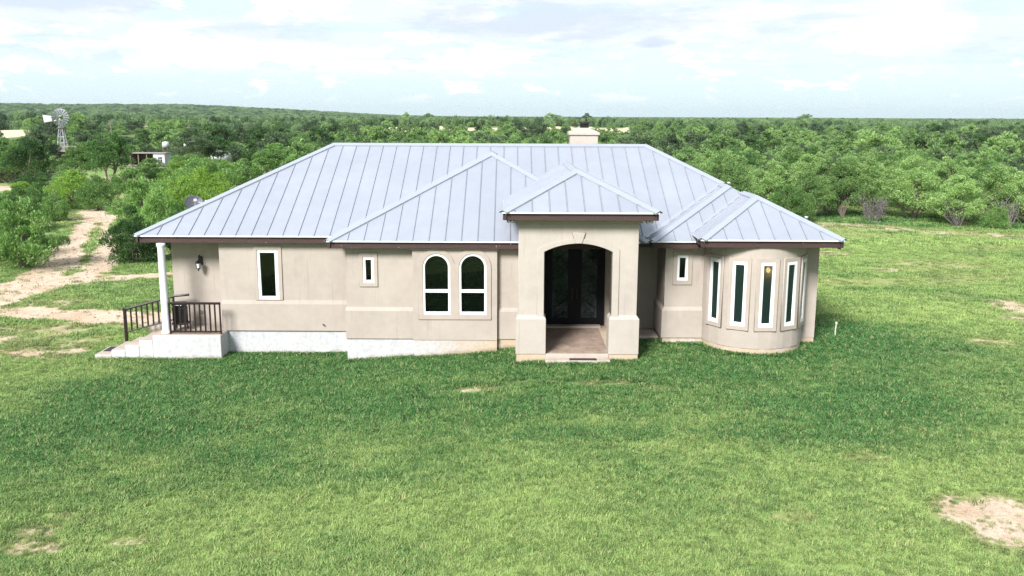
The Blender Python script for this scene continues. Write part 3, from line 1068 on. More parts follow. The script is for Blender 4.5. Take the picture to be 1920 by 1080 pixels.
def slope(poly, e, pw=.505, off=0.):
    """poly: 3D convex polygon; e: direction of the eave"""
    P0 = Vector(poly[0])
    e = Vector(e).normalized()
    nrm = None
    for i in range(len(poly)):
        n_ = (Vector(poly[1]) - P0).cross(Vector(poly[2]) - P0)
        if n_.length > 1e-6: nrm = n_.normalized(); break
    if nrm.z < 0: nrm = -nrm
    u = nrm.cross(e).normalized()
    if u.z < 0: u = -u
    st = [((Vector(p) - P0).dot(e), (Vector(p) - P0).dot(u)) for p in poly]
    W3 = lambda s_, t_, h=0.: P0 + e * s_ + u * t_ + nrm * h
    s0 = min(a for a, _ in st); s1 = max(a for a, _ in st)
    k0 = math.floor((s0 - off) / pw)
    k = k0
    UND.append([W3(a, c_, -.02) for a, c_ in st])
    while off + k * pw < s1 - 1e-4:
        a, c_ = off + k * pw, off + (k + 1) * pw
        g = clip(clip(st, a + .003, True), c_ - .003, False)
        k += 1
        if len(g) < 3: continue
        if max(q[0] for q in g) - min(q[0] for q in g) < .02: continue
        b_ = MB()
        b_.prism([W3(x, y, 0) for x, y in g], -nrm * .012)
        # standing rib on the left edge of the panel
        for x_, wd in ((a + .005, .014),):
            if x_ > s0 + .02 and x_ < s1 - .03:
                ys_ = []
                n = len(st)
                for i in range(n):
                    p1, p2 = st[i], st[(i + 1) % n]
                    if (p1[0] - x_) * (p2[0] - x_) < 0:
                        ys_.append(p1[1] + (x_ - p1[0]) / (p2[0] - p1[0]) * (p2[1] - p1[1]))
                if len(ys_) >= 2 and max(ys_) - min(ys_) > .12:
                    y0_, y1_ = min(ys_) + .01, max(ys_) - .03
                    b_.prism([W3(x_, y0_, .001), W3(x_ + wd, y0_, .001), W3(x_ + wd, y1_, .001), W3(x_, y1_, .001)], nrm * .030)
        b_.build('roof_panel', M_roof, roof)


def cap(p, q, na, nb, w=.15, h=.048, name='hip_cap'):
    """folded flashing along the edge p-q between two slopes with normals na, nb"""
    p, q = Vector(p), Vector(q)
    d = (q - p).normalized()
    na, nb = Vector(na).normalized(), Vector(nb).normalized()
    up = (na + nb).normalized()
    a = d.cross(na).normalized()
    if a.dot(nb) > 0: a = -a
    c_ = d.cross(nb).normalized()
    if c_.dot(na) > 0: c_ = -c_
    b_ = MB()
    o = up * (h + .012)
    for v, n_ in ((a, na), (c_, nb)):
        b_.prism([p + o, q + o, q + v * w + n_ * h, p + v * w + n_ * h], -n_ * .006)
        b_.prism([p + v * w + n_ * h, q + v * w + n_ * h, q + v * (w + .004) + n_ * .004, p + v * (w + .004) + n_ * .004], v * .006)
    return b_.build(name, M_cap, roof)


PF = .4825
EX0, EX1, EY0, EY1, EZ = -12.15, 10.35, 28.95, 40.35, 3.70
RX0, RX1, RY, RZ = -6.76, 5.04, 34.65, 6.45
nF, nBk = (0, -PF, 1), (0, PF, 1)
nL = Vector((-(RZ - EZ) / (RX0 - EX0), 0, 1)); nR = Vector(((RZ - EZ) / (EX1 - RX1), 0, 1))
slope([(EX0, EY0, EZ), (EX1, EY0, EZ), (RX1, RY, RZ), (RX0, RY, RZ)], (1, 0, 0), off=.2)
slope([(EX0, EY1, EZ), (EX1, EY1, EZ), (RX1, RY, RZ), (RX0, RY, RZ)], (1, 0, 0), off=.2)
slope([(EX0, EY0, EZ), (EX0, EY1, EZ), (RX0, RY, RZ)], (0, 1, 0), off=.1)
slope([(EX1, EY0, EZ), (EX1, EY1, EZ), (RX1, RY, RZ)], (0, 1, 0), off=.1)
cap((EX0, EY0, EZ), (RX0, RY, RZ), nF, nL)
cap((EX0, EY1, EZ), (RX0, RY, RZ), nBk, nL)
cap((7.46, 32.07, 5.205), (RX1, RY, RZ), nF, nR)
cap((EX1, EY1, EZ), (RX1, RY, RZ), nBk, nR)
cap((RX0, RY, RZ), (RX1, RY, RZ), nF, nBk, name='ridge_cap')
# B roof
BX0, BX1, BY, BZ = -5.75, 4.25, 27.86, 3.70
bc = (BX0 + BX1) / 2
br = (BX1 - BX0) / 2
ap = (bc, BY + br, BZ + .5 * br)
yv = EY0 + (ap[2] - EZ) / PF
slope([(BX0, BY, BZ), (BX1, BY, BZ), ap], (1, 0, 0), off=.12)
slope([(BX0, BY, BZ), ap, (bc, yv, ap[2]), (BX0, EY0, BZ)], (0, 1, 0), off=.1)
slope([(BX1, BY, BZ), ap, (bc, yv, ap[2]), (BX1, EY0, BZ)], (0, 1, 0), off=.1)
nBF, nBL, nBR = (0, -.5, 1), (-.5, 0, 1), (.5, 0, 1)
cap((BX0, BY, BZ), ap, nBF, nBL)
cap((BX1, BY, BZ), ap, nBF, nBR)
cap(ap, (bc, yv, ap[2]), nBL, nBR, name='ridge_cap')


def valley(p, q, na, nb, w=.11):
    p, q = Vector(p), Vector(q)
    d = (q - p).normalized()
    b_ = MB()
    for n_, o_ in ((Vector(na).normalized(), Vector(nb).normalized()), (Vector(nb).normalized(), Vector(na).normalized())):
        v = d.cross(n_).normalized()
        if v.dot(o_) < 0: v = -v
        b_.prism([p + n_ * .006, q + n_ * .006, q + v * w + n_ * .006, p + v * w + n_ * .006], n_ * .006)
    return b_.build('valley_flashing', M_cap, roof)


valley((BX0, EY0, BZ), (bc, yv, ap[2]), nF, nBL)
# portico roof
PX0, PX1, PY, PZ = -.27, 4.22, 25.95, 4.81
pc = (PX0 + PX1) / 2
pr = (PX1 - PX0) / 2
pp = .472
pap = (pc, PY + pr, PZ + pp * pr)
pyv = EY0 + (pap[2] - EZ) / PF
pye = EY0 + (PZ - EZ) / PF
slope([(PX0, PY, PZ), (PX1, PY, PZ), pap], (1, 0, 0), off=.33)
pyb = BY + (PZ - BZ) / .5
slope([(PX0, PY, PZ), pap, (pc, pyv, pap[2]), (PX0, pyb, PZ)], (0, 1, 0), pw=.42)
slope([(PX1, PY, PZ), pap, (pc, pyv, pap[2]), (PX1, pye, PZ)], (0, 1, 0), pw=.42)
nPF, nPL, nPR = (0, -pp, 1), (-pp, 0, 1), (pp, 0, 1)
cap((PX0, PY, PZ), pap, nPF, nPL)
cap((PX1, PY, PZ), pap, nPF, nPR)
cap(pap, (pc, pyv, pap[2]), nPL, nPR, name='ridge_cap')
valley((PX0, pyb, PZ), (pc, pyv, pap[2]), nBF, nPL, .08)
valley((PX1, pye, PZ), (pc, pyv, pap[2]), nF, nPR, .08)
# E roof
EEX0, EEX1, EEY, EEZ = 4.35, 10.35, 28.10, 3.70
ec = (EEX0 + EEX1) / 2
er = (EEX1 - EEX0) / 2
eap = (ec, EEY + er, EEZ + .5 * er)
eyv = EY0 + (eap[2] - EZ) / PF
slope([(EEX0, EEY, EEZ), (EEX1, EEY, EEZ), eap], (1, 0, 0), off=.25)
slope([(EEX0, EEY, EEZ), eap, (ec, eyv, eap[2]), (EEX0, EY0, EEZ)], (0, 1, 0), off=.1, pw=.42)
slope([(EEX1, EEY, EEZ), eap, (ec, eyv, eap[2]), (EEX1, EY0, EEZ)], (0, 1, 0), off=.1)
cap((EEX0, EEY, EEZ), eap, nBF, nBL)
cap(eap, (ec, eyv, eap[2]), nBL, nBR, name='ridge_cap')
valley((EEX0, EY0, EEZ), (ec, eyv, eap[2]), nF, nBL)
# wing roof over the round bay
WX0, WX1, WY, WZ = 5.68, 9.97, 26.98, 3.90
wc = (WX0 + WX1) / 2
wr = (WX1 - WX0) / 2
wpch = .52
wap = (wc, WY + wr, WZ + wpch * wr)
wyv = EEY + (wap[2] - EEZ) / .5
wye = EEY + (WZ - EEZ) / .5
slope([(WX0, WY, WZ), (WX1, WY, WZ), wap], (1, 0, 0), off=.28, pw=.48)
slope([(WX0, WY, WZ), wap, (wc, wyv, wap[2]), (WX0, wye, WZ)], (0, 1, 0), pw=.34)
slope([(WX1, WY, WZ), wap, (wc, wyv, wap[2]), (WX1, wye, WZ)], (0, 1, 0), pw=.42)
nWF, nWL, nWR = (0, -wpch, 1), (-wpch, 0, 1), (wpch, 0, 1)
cap((WX0, WY, WZ), wap, nWF, nWL)
cap((WX1, WY, WZ), wap, nWF, nWR)
cap(wap, (wc, wyv, wap[2]), nWL, nWR, name='ridge_cap')
valley((WX0, wye, WZ), (wc, wyv, wap[2]), nBF, nWL, .08)
# dark underlay beneath the panels, and soffits
b = MB()
for pl in UND:
    b.prism(pl, Vector((0, 0, -.02)))
b.build('roof_underlay', M_seam, roof)


def fascia(x0, y0, x1, y1, zt, h=.205, th=.04, drip=True):
    """board along an eave from (x0,y0) to (x1,y1); outside is to the right of the walking direction"""
    d = Vector((x1 - x0, y1 - y0, 0)); L = d.length; d.normalize()
    n_ = Vector((d.y, -d.x, 0))
    p = Vector((x0, y0, 0)) - n_ * .06
    q = Vector((x1, y1, 0)) - n_ * .06
    b_ = MB()
    b_.prism([p + Vector((0, 0, zt - h - .03)), q + Vector((0, 0, zt - h - .03)), q + Vector((0, 0, zt - .034)), p + Vector((0, 0, zt - .034))], -n_ * th)
    b_.build('fascia_board', M_fascia, roof)
    b_ = MB()
    p += n_ * .075; q += n_ * .075
    b_.prism([p + Vector((0, 0, zt - .040)), q + Vector((0, 0, zt - .040)), q + Vector((0, 0, zt + .008)), p + Vector((0, 0, zt + .008))], -n_ * .012)
    b_.build('drip_edge', M_drip, roof)


fascia(EX0, EY0, BX0 + .05, EY0, EZ)
fascia(EX0, EY1, EX0, EY0, EZ)
fascia(BX0, BY, BX1 - .3, BY, BZ)
fascia(BX0, EY0, BX0, BY, BZ)
fascia(PX0, PY, PX1, PY, PZ)
fascia(PX0, pyb, PX0, PY, PZ)
fascia(PX1, PY, PX1, pye, PZ)
fascia(PX1 - .6, EY0 - .65, EEX0 + .05, EY0 - .65, EZ)
fascia(EEX0, EEY, WX0 + .2, EEY, EEZ)
fascia(EEX0, EY0, EEX0, EEY, EEZ)
fascia(WX0, WY, WX1, WY, WZ)
fascia(WX0, wye, WX0, WY, WZ)
fascia(WX1, WY, WX1, wye, WZ)
fascia(EX1, EEY, EX1, EY1, EZ)
fascia(EX1, EY1, EX0, EY1, EZ)
M_soffit = simple('soffit_paint', (.26, .22, .19), .85, 0, .1)
b = MB()
zs_ = EZ - .235
b.box(EX0 + .08, BX0 - .02, EY0 + .09, EY1 - .1, zs_, zs_ + .02)
b.box(BX0 + .08, BX1 - .35, BY + .09, EY1 - .1, zs_ - .004, zs_ + .016)
b.box(BX1 - .34, EEX0 + .06, EY0 - .55, EY1 - .1, zs_, zs_ + .02)
b.box(EEX0 + .08, WX0 + .3, EEY + .09, EY1 - .1, zs_ + .003, zs_ + .023)
b.box(WX0 + .08, WX1 - .08, WY + .09, 28.8, WZ - .235, WZ - .215)
b.box(WX0 + .32, EX1 - .08, 28.802, EY1 - .1, zs_, zs_ + .02)
b.box(PX0 + .08, PX1 - .08, PY + .09, 27.6, PZ - .235, PZ - .214)
b.build('soffit', M_soffit, roof)

# chimney
ch = MB()
ch.bbox(2.18, 3.23, 34.75, 35.65, 5.9, 6.83, .012)
ch.build('chimney', M_portico, roof)
b = MB()
b.bbox(2.12, 3.29, 34.69, 35.71, 6.831, 6.93, .012)
bmn = bmesh.new()
vs = [bmn.verts.new(v) for v in [(2.13, 34.70, 6.93), (3.28, 34.70, 6.93), (3.28, 35.70, 6.93), (2.13, 35.70, 6.93), (2.56, 35.05, 7.10), (2.90, 35.05, 7.10), (2.90, 35.35, 7.10), (2.56, 35.35, 7.10)]]
for q in ((0, 1, 5, 4), (1, 2, 6, 5), (2, 3, 7, 6), (3, 0, 4, 7), (4, 5, 6, 7)): bmn.faces.new([vs[i] for i in q])
b.bm(bmn)
b.build('chimney_crown', M_portico, roof)
b = MB()
b.box(2.58, 2.90, 35.06, 35.36, 7.09, 7.12)
for x in (2.60, 2.88):
    for y in (35.08, 35.34): b.box(x - .015, x + .015, y - .015, y + .015, 7.11, 7.30)
for i in range(7):
    x = 2.60 + .28 * i / 6
    b.box(x - .004, x + .004, 35.07, 35.078, 7.11, 7.29).box(x - .004, x + .004, 35.34, 35.348, 7.11, 7.29)
b.box(2.62, 2.86, 35.10, 35.32, 7.12, 7.26)
b.build('chimney_spark_guard', M_black, roof)
MB().bbox(2.53, 2.97, 35.0, 35.42, 7.29, 7.335, .01).build('chimney_lid', M_iron, roof)
for x, y, z0, z1 in ((7.65, 32.2, 4.8, 5.27), (9.82, 30.2, 3.8, 4.28)):
    MB().lathe([(.045, z0), (.045, z1 - .06), (.06, z1 - .06), (.06, z1)], (x, y, 0), 12).build('vent_pipe', M_galv, roof, True)
# satellite dish behind the left hip
b = MB()
dc = Vector((-11.78, 33.5, 4.30))
MB().tube([(-11.45, 33.6, 3.95), (-11.45, 33.6, 4.30), (-11.62, 33.55, 4.34)], .025, 8).build('dish_mast', M_galv, roof)
bmn = bmesh.new()
rings = []
for i in range(6):
    r_ = .34 * i / 5
    rings.append([bmn.verts.new((r_ * math.cos(2 * math.pi * k / 24), r_ * .86 * math.sin(2 * math.pi * k / 24), .10 * (r_ / .34) ** 2)) for k in range(24)] if i else [bmn.verts.new((0, 0, 0))])
for k in range(24): bmn.faces.new((rings[0][0], rings[1][k], rings[1][(k + 1) % 24]))
for i in range(1, 5):
    for k in range(24): bmn.faces.new((rings[i][k], rings[i + 1][k], rings[i + 1][(k + 1) % 24], rings[i][(k + 1) % 24]))
bmesh.ops.solidify(bmn, geom=list(bmn.faces), thickness=.01)
b.bm(bmn)
dish = b.build('satellite_dish', M_dish, roof, True)
dish.location = dc
dish.rotation_euler = (R(55), 0, R(28))
MB().tube([(0, -.30, .05), (0, -.12, .38)], .012, 6).bbox(-.05, .05, -.16, -.06, .36, .46, .01).build('dish_receiver', M_whitepaint, dish)
MB().bbox(-11.36, -11.20, 33.48, 33.56, 4.25, 4.42, .01).build('dish_bracket', M_whitepaint, roof)

# security floodlights below the portico eave, wall lantern
for x in (-.05, 3.99):
    b = MB()
    b.bbox(x - .05, x + .05, 26.28, 26.36, 4.53, 4.62, .008)
    fl_ = b.build('floodlight', M_black, house)
    for dx in (-.075, .075):
        hb = MB()
        hb.lathe([(.02, 0), (.045, .03), (.055, .09), (.05, .10)], (0, 0, 0), 14)
        h_ = hb.build('lamp_head', M_black, fl_, True)
        h_.location = (x + dx, 26.30, 4.56)
        h_.rotation_euler = (R(115), 0, R(14 if dx < 0 else -14))
        lb = MB().lathe([(.040, .0), (.030, .012)], (0, 0, .101), 12).build('lamp_lens', M_lampglass, fl_, True)
        lb.location = h_.location; lb.rotation_euler = h_.rotation_euler
lan = MB()
lan.bbox(-10.50, -10.38, 30.02, 30.068, 2.58, 2.86, .012)
lan.tube([(-10.44, 30.03, 2.82), (-10.44, 29.93, 2.92), (-10.44, 29.84, 2.90), (-10.44, 29.82, 2.78)], .016, 8)
lan.lathe([(.012, .06), (.035, .03), (.10, -.03), (.105, -.05)], (-10.45, 29.80, 2.72), 8)
lan.lathe([(.07, 0), (.05, -.03), (.018, -.05), (.014, -.10)], (-10.45, 29.80, 2.50), 8)
for k in range(6):
    a = k * math.pi / 3
    lan.tube([(-10.45 + .09 * math.cos(a), 29.80 + .09 * math.sin(a), 2.67), (-10.45 + .066 * math.cos(a), 29.80 + .066 * math.sin(a), 2.50)], .006, 4)
lo_ = lan.build('wall_lantern', M_black, house)
MB().lathe([(.058, 2.505), (.080, 2.665)], (-10.45, 29.80, 0), 6).build('lantern_glass', M_lampglass, lo_)

# ---- side porch on the left: slab, five levels of steps, column, railings
MB().bbox(-11.63, -9.42, 28.52, 29.75, -1, .50, .015).build('porch_slab', M_found, house)
MB().bbox(-11.63, -9.58, 29.752, 30.02, -1, .497, .01).build('porch_slab', M_conc, house)
MB().bbox(-12.3, -11.44, 30.0, 33.0, -1, .495, .01).build('porch_slab', M_conc, house)
MB().box(-11.61, -9.44, 28.54, 30.0, .4995, .506).build('porch_floor', M_conc, house)
for x0, x1, z in ((-12.08, -11.632, .335), (-12.54, -12.082, .17), (-13.0, -12.542, .005), (-13.55, -13.002, -.155)):
    MB().bbox(x0, x1, 28.52 + .004, 29.68, -1, z, .015).build('porch_step', M_found, house)
    MB().box(x0 + .012, x1, 28.54, 29.66, z - .004, z + .006).build('step_tread', M_conc, house)
MB().lathe([(.165, .505), (.165, .56), (.135, .60), (.125, .62), (.112, 3.30), (.118, 3.33), (.125, 3.36), (.14, 3.40), (.14, 3.47)], (-11.27, 28.82, 0), 28).build('porch_column', M_white, house, True)
# front railing
rl = MB().bbox(-11.12, -9.44, 28.69, 28.77, 1.49, 1.56, .01).build('railing', M_rail, house)
MB().bbox(-11.12, -9.44, 28.70, 28.76, .56, .612, .006).build('bottom_rail', M_rail, rl)
for i in range(11):
    x = -11.10 + 1.635 * i / 10
    MB().box(x - .022, x + .022, 28.708, 28.752, .61, 1.502).build('baluster', M_rail, rl)
MB().box(-11.12, -11.09, 28.70, 28.76, .505, .60).box(-9.47, -9.44, 28.70, 28.76, .505, .60).build('railing_foot', M_rail, rl)
# stair railing at the back of the steps, rising to the right
sy = 29.74
q0, q1 = Vector((-12.98, sy, 1.10)), Vector((-11.30, sy, 1.56))
rl = MB().tube([q0, q1, q1 + Vector((.5, .0, .05))], .042, 6).build('stair_railing', M_rail, house)
MB().tube([q0 + Vector((0, 0, -.78)), q1 + Vector((0, 0, -.78))], .028, 6).build('bottom_rail', M_rail, rl)
MB().bbox(-13.04, -12.95, sy - .045, sy + .045, .01, 1.14, .008).build('railing_post', M_rail, rl)
MB().bbox(-11.36, -11.30, sy - .03, sy + .03, .50, 1.56, .008).build('railing_post', M_rail, rl)
for i in range(1, 9):
    u = i / 9
    x = q0.x + (q1.x - q0.x) * u
    z = q0.z + (q1.z - q0.z) * u
    MB().box(x - .022, x + .022, sy - .022, sy + .022, z - .78, z).build('baluster', M_rail, rl)

# black grill standing on the porch behind the column
gr = thing('barbecue_grill', 'black upright grill with handles standing behind the white porch column', 'grill', (-11.0, 29.35, .506))
MB().bbox(-.20, .22, -.16, .16, .28, .78, .02).build('grill_body', M_black, gr)
MB().bbox(-.22, .24, -.17, .17, .785, .93, .05).build('grill_lid', M_black, gr)
MB().tube([(-.12, -.17, .86), (-.12, -.22, .86), (.14, -.22, .86), (.14, -.17, .86)], .012, 6).build('lid_handle', M_galv, gr)
for x in (-.17, .19):
    for y in (-.13, .13):
        MB().box(x - .018, x + .018, y - .018, y + .018, .0, .28).build('leg', M_black, gr)
MB().bbox(-.22, .30, -.18, .18, .20, .27, .01).build('shelf', M_iron, gr)

# ------------------------------------------------------------------ loose things near the house
dm = MB().bbox(1.72, 2.53, 26.06, 26.26, .401, .415, .004).build('doormat', M_mat, None)
tag(dm, 'black doormat on the step below the arched front entrance', 'doormat')
dm = MB().bbox(-13.46, -13.04, 28.95, 29.55, -.149, -.134, .004).build('doormat', M_mat, None)
tag(dm, 'dark doormat on the lowest step of the side porch', 'doormat')
st_ = thing('marker_stake', 'short white pipe stake standing in the grass right of the round bay', 'stake', (10.85, 29.6, float(height(10.85, 29.6)) - .05))
MB().tube([(0, 0, 0), (-.01, 0, .3), (.01, 0, .50)], .021, 8).build('pipe', M_pvc, st_)
MB().lathe([(.04, 0), (.04, .07)], (.01, 0, .50), 8).build('pipe_cap', M_pvc, st_)

# ------------------------------------------------------------------ windmill, shed, poles, tank
def gz(x, y): return float(height(x, y))


wm = thing('windmill', 'tall galvanised farm windmill with many blades and a tail above the trees', 'windmill', (-73.6, 150, gz(-73.6, 150)))
H = 7.1 - wm.location.z
for sx in (-1, 1):
    for sy_ in (-1, 1):
        MB().tube([(sx * .85, sy_ * .85, 0), (sx * .14, sy_ * .14, H - .5)], [.05, .035], 5).build('tower_leg', M_galv, wm)
b = MB()
for i in range(6):
    z0, z1 = H * i / 7, H * (i + 1) / 7
    w0, w1 = 0.85 - .71 * z0 / (H - .5), 0.85 - .71 * z1 / (H - .5)
    for a in range(4):
        c0 = [(-1, -1), (1, -1), (1, 1), (-1, 1)][a]; c1 = [(-1, -1), (1, -1), (1, 1), (-1, 1)][(a + 1) % 4]
        b.tube([(c0[0] * w0, c0[1] * w0, z0), (c1[0] * w1, c1[1] * w1, z1)], .025, 4)
        b.tube([(c0[0] * w1, c0[1] * w1, z1), (c1[0] * w1, c1[1] * w1, z1)], .03, 4)
br_ = b.build('tower_bracing', M_galv, wm); br_['kind'] = 'stuff'
MB().box(-.5, .5, -.5, .5, H - 1.75, H - 1.65).build('platform', M_greyshed, wm)
MB().lathe([(.05, -.55), (.16, -.4), (.2, 0), (.16, .25), (.05, .32)], (0, 0, H), 12).build('gearbox', M_galv, wm)
hubp = Vector((.25, -.55, H))
wheel = MB().tube([hubp + Vector((-.1, .35, 0)), hubp + Vector((.02, -.08, 0))], .17, 10).build('wheel_hub', M_iron, wm)
yaw = R(52)
ax = Vector((math.sin(yaw), -math.cos(yaw), .0)).normalized()
e1 = Vector((ax.y, -ax.x, 0)); e2 = Vector((0, 0, 1))
for k in range(18):
    a = 2 * math.pi * k / 18
    rd = e1 * math.cos(a) + e2 * math.sin(a)
    tg = -e1 * math.sin(a) + e2 * math.cos(a)
    tw = (tg * .86 + ax * .5).normalized()
    o = hubp
    w0, w1 = .07, .20
    b = MB()
    b.prism([o + rd * .55 - tw * w0, o + rd * 1.42 - tw * w1, o + rd * 1.42 + tw * w1, o + rd * .55 + tw * w0], ax * .012)
    b.build('blade', M_galv, wm)
b = MB()
for rr_ in (.6, 1.25):
    b.tube([hubp - ax * .02 + (e1 * math.cos(2 * math.pi * k / 24) + e2 * math.sin(2 * math.pi * k / 24)) * rr_ for k in range(25)], .018, 4, cap=False)
for k in range(6):
    a = 2 * math.pi * k / 6
    b.tube([hubp, hubp + (e1 * math.cos(a) + e2 * math.sin(a)) * 1.3], .02, 4)
b.build('wheel_rim', M_galv, wm)
MB().tube([(0, 0, H), (-1.7, .3, H)], .035, 5).tube([(0, 0, H + .3), (-1.7, .3, H + .1)], .02, 4).build('tail_boom', M_galv, wm)
MB().prism([(-1.55, .28, H - .62), (-2.95, .5, H - .85), (-3.15, .55, H + .38), (-1.5, .27, H + .22)], (0.02, .03, 0)).build('tail_vane', M_galv, wm)

# shed
sh = thing('shed', 'open sided shed with tin roof and a white painted room at its right end', 'shed', (-53.4, 134.5, gz(-53.4, 134.5) - .15), R(4))
sh.scale = (1, 1, .92)
MB().box(-2.9, 2.35, -.2, 3.4, 2.32, 2.40).build('roof', M_tin, sh)
rw = MB().box(.55, 2.2, 0, 3.2, 0, 2.315).build('room_wall', M_whitepaint, sh)
wf = MB().box(1.28, 1.78, -.045, -.003, 1.0, 1.75).build('window', M_dark, sh)
MB().box(1.25, 1.81, -.06, -.046, 1.35, 1.39).box(1.51, 1.55, -.06, -.046, 1.0, 1.75).build('window_bar', M_whitepaint, wf)
MB().box(-2.8, .545, 3.1, 3.2, 0, 2.315).build('back_wall', M_greyshed, sh)
MB().box(-2.8, -2.7, .3, 3.098, 0, 2.315).build('side_wall', M_greyshed, sh)
for x in (-2.75, -1.6, -.4):
    MB().box(x - .06, x + .06, 0, .12, 0, 2.315).build('post', M_greyshed, sh)
MB().box(-3.3, 3.2, -1.6, -1.5, .15, .32).box(-3.3, 3.2, -1.6, -1.5, .5, .62).build('plank_fence_rail', M_tin, sh)
# white tarp spread low in front of the shed
tp_ = MB()
ns = 8
vs = []
for i in range(ns + 1):
    for j in range(4):
        u, v = i / ns, j / 3
        vs.append((-.9 + 3.0 * u, -1.35 + 1.1 * v, .55 + .28 * u + .12 * math.sin(u * 7) - .25 * (1 - v)))
tp_.add(vs, [(i * 4 + j, (i + 1) * 4 + j, (i + 1) * 4 + j + 1, i * 4 + j + 1) for i in range(ns) for j in range(3)])
bmn = bmesh.new(); me_ = mesh_from('t', tp_.v, tp_.f); bmn.from_mesh(me_)
bmesh.ops.solidify(bmn, geom=list(bmn.faces), thickness=.03)
tq = MB(); tq.bm(bmn)
tarp = tq.build('tarp', M_cloth, None, loc=(-53.4, 134.5, gz(-53.4, 134.5) - .1))
tag(tarp, 'white sagging tarp in front of the open shed', 'tarp')

for (x, y, z, h_, w_, l_) in ((-55.6, 147, 0, 3.3, 1.3, 0), (-51.4, 146, 0, 3.4, 2.2, 1)):
    k = thing('water_tank', ['small pale tank on a stand left behind the shed roof', 'larger pale tank on a stand behind the shed roof, right of the small one'][l_], 'tank', (x, y, gz(x, y)), 0)
    MB().lathe([(w_ * .42, h_ - .9), (w_ * .42, h_ - .15), (w_ * .3, h_), (.1, h_ + .05)], (0, 0, 0), 18).build('tank_body', M_whitepaint, k, True)
    for a in range(4):
        sx, sy_ = [(-1, -1), (1, -1), (1, 1), (-1, 1)][a]
        MB().tube([(sx * w_ * .3, sy_ * w_ * .3, 0), (sx * w_ * .25, sy_ * w_ * .25, h_ - .88)], .06, 5).build('leg', M_greyshed, k)
# pale domed tank further right
k = thing('stock_tank', 'low rounded white tank among the trees right of the shed', 'tank', (-46.5, 146, gz(-46.5, 146) + .9), 0)
MB().lathe([(1.55, -.6), (1.6, .35), (1.35, .75), (.8, 1.0), (.15, 1.1)], (0, 0, 0), 24).build('tank_body', M_whitepaint, k, True)
MB().lathe([(.2, 1.08), (.2, 1.2)], (0, 0, 0), 10).build('hatch', M_galv, k)
# little lean-to left of the shed
k = thing('lean_to', 'small tin roofed lean-to half hidden below the windmill', 'shed', (-68.5, 141, gz(-68.5, 141)), R(8))
MB().prism([(-1.4, -.9, 2.0), (1.2, -.9, 1.9), (1.2, 1.1, 2.7), (-1.4, 1.1, 2.8)], (0, 0, .05)).build('roof', M_tin, k)
for x, y, h_ in ((-1.2, -.8, 1.98), (1.1, -.8, 1.88), (-1.2, 1., 2.6), (1.1, 1., 2.6)):
    MB().box(x - .06, x + .06, y - .06, y + .06, 0, h_).build('post', M_greyshed, k)
MB().box(-1.3, 1.15, 1.02, 1.08, 0, 2.5).build('back_wall', M_greyshed, k)

for x, y, top, lb in ((-87.3, 200, 6.2, 'wooden utility pole rising above the brush between windmill and shed'),
                      (-74.0, 210, 5.2, 'pale utility pole behind the big grey-green tree'),
                      (-43.7, 210, 5.2, 'dark utility pole just left of the roof ridge')):
    z = gz(x, y)
    k = thing('utility_pole', lb, 'pole', (x, y, z))
    MB().tube([(0, 0, 0), (0.03, 0, top - z)], [.15, .11], 8).build('post', M_greyshed, k)
    MB().box(-.5, .5, -.05, .05, top - z - .45, top - z - .36).build('crossarm', M_greyshed, k)

# ------------------------------------------------------------------ foliage
def quads_mesh(name, C, D, U, L, Wd, mat, extra=None):
    """leaf rhombs: centre C, long dir D (unit), side dir U, half length L, half width Wd"""
    n = len(C)
    v = np.empty((n, 4, 3), np.float32)
    v[:, 0] = C - D * L[:, None]
    v[:, 1] = C + U * Wd[:, None] - D * (L * .15)[:, None]
    v[:, 2] = C + D * L[:, None]
    v[:, 3] = C - U * Wd[:, None] - D * (L * .15)[:, None]
    me = bpy.data.meshes.new(name)
    me.vertices.add(n * 4); me.vertices.foreach_set('co', v.ravel())
    me.loops.add(n * 4); me.loops.foreach_set('vertex_index', np.arange(n * 4, dtype=np.int32))
    me.polygons.add(n); me.polygons.foreach_set('loop_start', (np.arange(n) * 4).astype(np.int32))
    me.update(calc_edges=True)
    me.materials.append(mat)
    return me


def unit(a):
    return a / np.maximum(np.linalg.norm(a, axis=-1, keepdims=True), 1e-9)


def crown_mesh(name, seed, rx, rz, z0, nb, nl, leaf, mat, droop=0., spread=1., low=.15):
    """uneven crown: clumps of sprigs set through a lobed dome of radius rx, from z0 up to z0+rz"""
    g = np.random.default_rng(seed)
    # clump centres
    az = g.random(nb) * 2 * np.pi
    ht = low + (1 - low) * g.random(nb) ** .8
    prof = np.sqrt(np.clip(1 - (np.abs(ht - .42) / .60) ** 2.2, .05, 1))
    lob = 1 + .22 * np.sin(az * 3 + seed) + .14 * np.sin(az * 5 + seed * 2.1)
    rad = rx * prof * lob * (g.random(nb) ** .38) * spread * .86
    top = 1 + .16 * np.sin(az * 2 + seed * 1.7) * (ht > .5)
    C = np.stack([rad * np.cos(az), rad * np.sin(az), z0 + rz * .92 * ht * top * (1 - .25 * (rad / rx) ** 2)], -1)
    cr = rx * (.16 + .15 * g.random(nb)) * (1.15 - .45 * ht)
    # sprigs
    bi = g.integers(0, nb, nl)
    d = unit(g.normal(size=(nl, 3)) * [1, 1, .75] + [0, 0, .25])
    rr = cr[bi] * (.35 + .65 * g.random(nl) ** .5)
    P = C[bi] + d * rr[:, None] * [1, 1, .8]
    out = unit(C[bi] * [1, 1, 0] + 1e-4)
    D = unit(d * .6 + out * .3 + g.normal(size=(nl, 3)) * .5 + np.array([0, 0, .55 - droop]))
    U = unit(np.cross(D, g.normal(size=(nl, 3))))
    L = leaf * (.6 + .8 * g.random(nl))
    return quads_mesh(name, P, D, U, L, L * .29, mat), C


